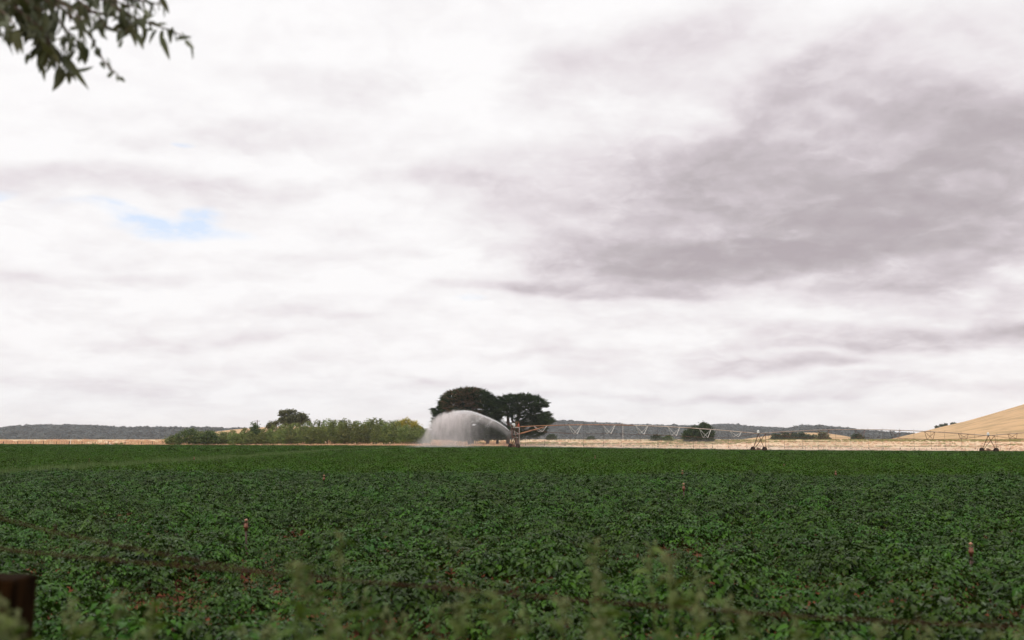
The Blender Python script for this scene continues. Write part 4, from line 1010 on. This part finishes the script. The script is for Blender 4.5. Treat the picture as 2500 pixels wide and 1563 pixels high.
# limb that carries them and the rest of the crown, unseen overhead and behind, added to shade the foreground
root_pts = [Vector((.05, .2, 3.4)), Vector((.6, 1.6, 4.3)), Vector((1.1, 2.3, 4.45)), P(-260, -160, 3.7) - go, P(-60, -80, 3.8) - go]
tw.tube(root_pts, [.11, .07, .045, .03, .014], 8)
for pix, nl, Y, lpx in TWG:
    tw.tube([root_pts[3] if pix[0][0] < 0 else root_pts[4], P(pix[0][0], pix[0][1], Y) - go], [.014, .010], 6)
C = []
for k in range(240):
    q = rdir(1, -.4, 1, r)[0] * np.array([3.6, 3.4, 1.9]) * r.uniform(.5, 1) + np.array([.6, .2, 6.4])
    wp = q + np.array(go)
    if wp[1] > .2 and (wp[2] - EYE) / wp[1] < .62 and abs(wp[0]) / wp[1] < .8: continue
    C.append(q)
C = np.array(C); m = 26
P0 = np.repeat(C, m, 0) + r.normal(0, .28, (len(C) * m, 3)); A = np.stack([r.normal(0, .4, len(P0)), r.normal(0, .4, len(P0)), -np.ones(len(P0))], 1)
lv.add(leaves(P0, A, rdir(len(P0), -1, 1, r), r.uniform(.09, .16, len(P0)), r.uniform(.02, .035, len(P0)), LTlong))
for k in range(14):
    c = Vector(C[r.integers(0, len(C))]); tw.tube([Vector((.4, .6, 4.8)), Vector((.5, .7, 5.4)).lerp(c, .4), c], [.06, .035, .012], 6)
tw.build('branch', MT['bark'], gt, True)
obj('crown', lv.mesh('crown', MT['gumleaf']), gt)

# ------------------------------------------------------------------ water: the plume from the end gun
def volmat(name, build, color=(.985, .93, .93), aniso=.2):
    m = bpy.data.materials.new(name); m.use_nodes = True; t = m.node_tree; t.nodes.clear()
    out = N(t, 'ShaderNodeOutputMaterial'); v = N(t, 'ShaderNodeVolumePrincipled'); v.inputs['Color'].default_value = (*color, 1); v.inputs['Anisotropy'].default_value = aniso
    t.links.new(build(t), v.inputs['Density']); t.links.new(v.outputs[0], out.inputs['Volume']); return m
sp0 = P(1243, 1050, 187); gx = sp0.x
ws = empty('water_spray', (sp0.x, 187, g(sp0.x, 187))); tag(ws, 'white plume of water arching left from the end gun and falling as mist', 'water spray')
wo0 = ws.location.copy()
X0, X1 = -21.5, 1.0; ZB, ZTOP = 0.15, 8.6; YH = 4.0
def fcurve(t, val, pts):
    n = t.nodes.new('ShaderNodeFloatCurve'); t.links.new(val, n.inputs['Value']); c = n.mapping.curves[0]
    for i, (a, b) in enumerate(pts):
        if i < 2 and i < len(c.points): c.points[i].location = (a, b)
        else: c.points.new(a, b)
    n.mapping.update(); return n.outputs[0]
def px2(px, py):
    q = P(px, py, 187) - wo0; return ((q.x - X0) / (X1 - X0), (q.z - ZB) / (ZTOP - ZB))
TOPC = [(962, 1088), (995, 1080), (1018, 1070), (1032, 1058), (1041, 1042), (1050, 1028), (1062, 1017), (1078, 1009.5), (1100, 1004.5), (1122, 1002.5), (1148, 1003.5), (1165, 1008.5), (1190, 1018), (1215, 1029.5), (1232, 1041), (1244, 1051)]
def plume(t):
    tcn = N(t, 'ShaderNodeTexCoord'); s = N(t, 'ShaderNodeSeparateXYZ'); t.links.new(tcn.outputs['Object'], s.inputs[0])
    mm = lambda op, a, b=None, c=None, clamp=False: M(op, a, b, c, clamp, t)
    u = mm('DIVIDE', mm('SUBTRACT', s.outputs[0], X0), X1 - X0); v = mm('DIVIDE', mm('SUBTRACT', s.outputs[2], ZB), ZTOP - ZB)
    pts = sorted([(0, 0)] + [px2(a, b) for a, b in TOPC] + [(1, .62)]); pts = [(min(max(a, 0), 1), min(max(b, 0), 1)) for a, b in pts]
    top = fcurve(t, u, pts)
    mp = N(t, 'ShaderNodeMapping'); mp.inputs['Scale'].default_value = (.75, .75, .28); t.links.new(tcn.outputs['Object'], mp.inputs[0])
    nz = noise(mp.outputs[0], 1.6, 4, .6, .3, '3D', t).outputs['Fac']
    mp2 = N(t, 'ShaderNodeMapping'); mp2.inputs['Scale'].default_value = (2.4, .6, .10); t.links.new(tcn.outputs['Object'], mp2.inputs[0])
    nz2 = noise(mp2.outputs[0], 1.0, 3, .6, .2, '3D', t).outputs['Fac']
    dlt = mm('SUBTRACT', mm('ADD', top, mm('MULTIPLY', mm('SUBTRACT', nz, .5), .22)), v)          # distance below the top, in heights
    edge = SM(mm('MULTIPLY', dlt, mm('MAXIMUM', mm('SUBTRACT', mm('MULTIPLY', u, 2.2), .35), .22)), -.004, .05, tree=t)
    # bright dense veil near the top of the arc, thinning downwards
    veil = mm('ADD', SM(dlt, .02, .55, 1.0, .50, tree=t), 0)
    # along the jet: thin near the gun, dense in the middle, thin at the drifting left end
    along = fcurve(t, u, [(0, .0), (.08, .06), (.18, .20), (.28, .55), (.38, .9), (.50, 1.0), (.58, .85), (.66, .62), (.76, .42), (.90, .25), (1, .0)])
    below = fcurve(t, u, [(0, 1), (.48, 1), (.56, .8), (.62, .62), (.68, .34), (.76, .16), (.86, .07), (1, .03)])
    keep = mm('ADD', mm('MULTIPLY', SM(dlt, .04, .24, 1, 0, tree=t), 1), mm('MULTIPLY', SM(dlt, .04, .24, 0, 1, tree=t), below))
    dd = mm('MULTIPLY', mm('MULTIPLY', edge, veil), mm('MULTIPLY', along, keep))
    ay = SM(mm('ABSOLUTE', s.outputs[1]), .6, YH, 1, 0, tree=t)
    n_ = mm('MULTIPLY', SM(nz, .28, .68, .15, 1.4, tree=t), SM(nz2, .3, .7, .75, 1.2, tree=t))
    ends = mm('MULTIPLY', SM(u, .0, .06, tree=t), SM(v, .0, .03, tree=t))
    return mm('MULTIPLY', mm('MULTIPLY', mm('MULTIPLY', dd, ay), mm('MULTIPLY', n_, ends)), .50)
mb = MB(); mb.box(((X0 + X1) / 2, 0, (ZB + ZTOP) / 2), (X1 - X0, 2 * YH, ZTOP - ZB)); mb.build('mist', volmat('water_mist', plume), ws)
# the jet itself: thousands of drops along the throw
WM = mat('water_drops', (.92, .92, .93), (.85, .85, .86), 3, rough=.25, spec=.5, trans=.45)
jet = Acc(); r = np.random.default_rng(9)
arc = [(1243, 1052), (1232, 1042), (1215, 1030.5), (1190, 1019), (1165, 1009.5), (1148, 1005), (1130, 1004), (1110, 1006)]
ap = np.array([np.array(P(a, b, 187) - wo0) for a, b in arc]); ts = np.linspace(0, 1, len(ap))
n = 9000; t = r.uniform(0, 1, n) ** 1.15
C = np.stack([np.interp(t, ts, ap[:, k]) for k in range(3)], 1); tn = np.stack([np.interp(np.clip(t + .02, 0, 1), ts, ap[:, k]) for k in range(3)], 1) - C
wdt = .03 + .16 * t; C += r.normal(0, 1, (n, 3)) * wdt[:, None] * np.array([.6, 1.6, .6]); C[:, 2] -= np.abs(r.normal(0, 1, n)) * .35 * t ** 1.5
jet.add(leaves(C, tn + r.normal(0, .02, (n, 3)), rdir(n, -1, 1, r), r.uniform(.1, .35, n), .022 + .016 * r.random(n)))
# small rising spray from the nozzle
a0 = np.array(P(1238, 1037, 187) - wo0); a1 = np.array(P(1226, 1026, 187) - wo0); n = 1500; t = r.uniform(0, 1, n)
C = a0 + (a1 - a0) * t[:, None] + r.normal(0, 1, (n, 3)) * (.03 + .18 * t)[:, None] * np.array([.8, 1, .8])
jet.add(leaves(C, np.tile(a1 - a0, (n, 1)), rdir(n, -1, 1, r), .12, .03))
# streaks that break off the crest
for (a, b, a2, b2, k) in [(1152, 1006, 1130, 1020, 500), (1125, 1005, 1098, 1018, 500), (1180, 1015, 1162, 1026, 350), (1205, 1026, 1188, 1036, 300), (1100, 1007, 1078, 1022, 400)]:
    q0 = np.array(P(a, b, 187) - wo0); q1 = np.array(P(a2, b2, 187) - wo0); t = r.uniform(0, 1, k)
    C = q0 + (q1 - q0) * t[:, None]; C[:, 2] -= .5 * t * t; C += r.normal(0, 1, (k, 3)) * (.06 + .3 * t)[:, None] * np.array([1, 2, .7])
    jet.add(leaves(C, np.tile(q1 - q0, (k, 1)), rdir(k, -1, 1, r), .16, .02))
obj('jet', jet.mesh('jet', WM), ws)

# low sprinkler mist drifting between the boom and the far fence
def lowmist(t):
    tcn = N(t, 'ShaderNodeTexCoord'); s = N(t, 'ShaderNodeSeparateXYZ'); t.links.new(tcn.outputs['Object'], s.inputs[0])
    mp = N(t, 'ShaderNodeMapping'); mp.inputs['Scale'].default_value = (.05, .05, .3); t.links.new(tcn.outputs['Object'], mp.inputs[0])
    nz = noise(mp.outputs[0], 1.5, 3, .55, .2, '3D', t).outputs['Fac']
    zr = M('ADD', s.outputs[2], M('MULTIPLY_ADD', s.outputs[0], .012, -1.5, tree=t), tree=t)          # height above the sloping ground
    yr = M('SUBTRACT', s.outputs[1], M('MULTIPLY', s.outputs[0], .33, tree=t), tree=t)                 # distance behind the boom
    h = M('ADD', SM(zr, .3, 1.6, .009, 0, tree=t), SM(zr, .8, 3.6, .0065, 0, tree=t), tree=t)
    e = M('MULTIPLY', M('MULTIPLY', SM(s.outputs[0], 0, 40, tree=t), SM(s.outputs[0], 130, 178, 1, 0, tree=t), tree=t), M('MULTIPLY', SM(yr, -6, 4, tree=t), SM(yr, 25, 45, 1, 0, tree=t), tree=t), tree=t)
    return M('MULTIPLY', M('MULTIPLY', h, e, tree=t), SM(nz, .3, .7, .5, 1.6, tree=t), tree=t)
mb = MB()
lm = MB(); base = Vector((-22, 190, -1.3))
lm.box(Vector((90, 46, 2.6)), (180, 106, 4.8)); o = lm.build('sprinkler_mist', volmat('sprinkler_mist', lowmist, (.95, .86, .84)), None); o.location = base
tag(o, 'thin pinkish sprinkler mist drifting under the boom', 'mist', kind='stuff')
# fan-shaped sprays under the nozzles
# ------------------------------------------------------------------ haze
hm = bpy.data.materials.new('haze'); hm.use_nodes = True; t = hm.node_tree; t.nodes.clear()
out = N(t, 'ShaderNodeOutputMaterial'); v = N(t, 'ShaderNodeVolumePrincipled'); v.inputs['Color'].default_value = (.84, .89, .98, 1); v.inputs['Density'].default_value = .00009
t.links.new(v.outputs[0], out.inputs['Volume'])
mb = MB(); mb.box((0, 3000, 70), (18400, 18400, 150)); o = mb.build('haze', hm, None); tag(o, 'thin pale haze over the far hills', 'haze', kind='stuff')
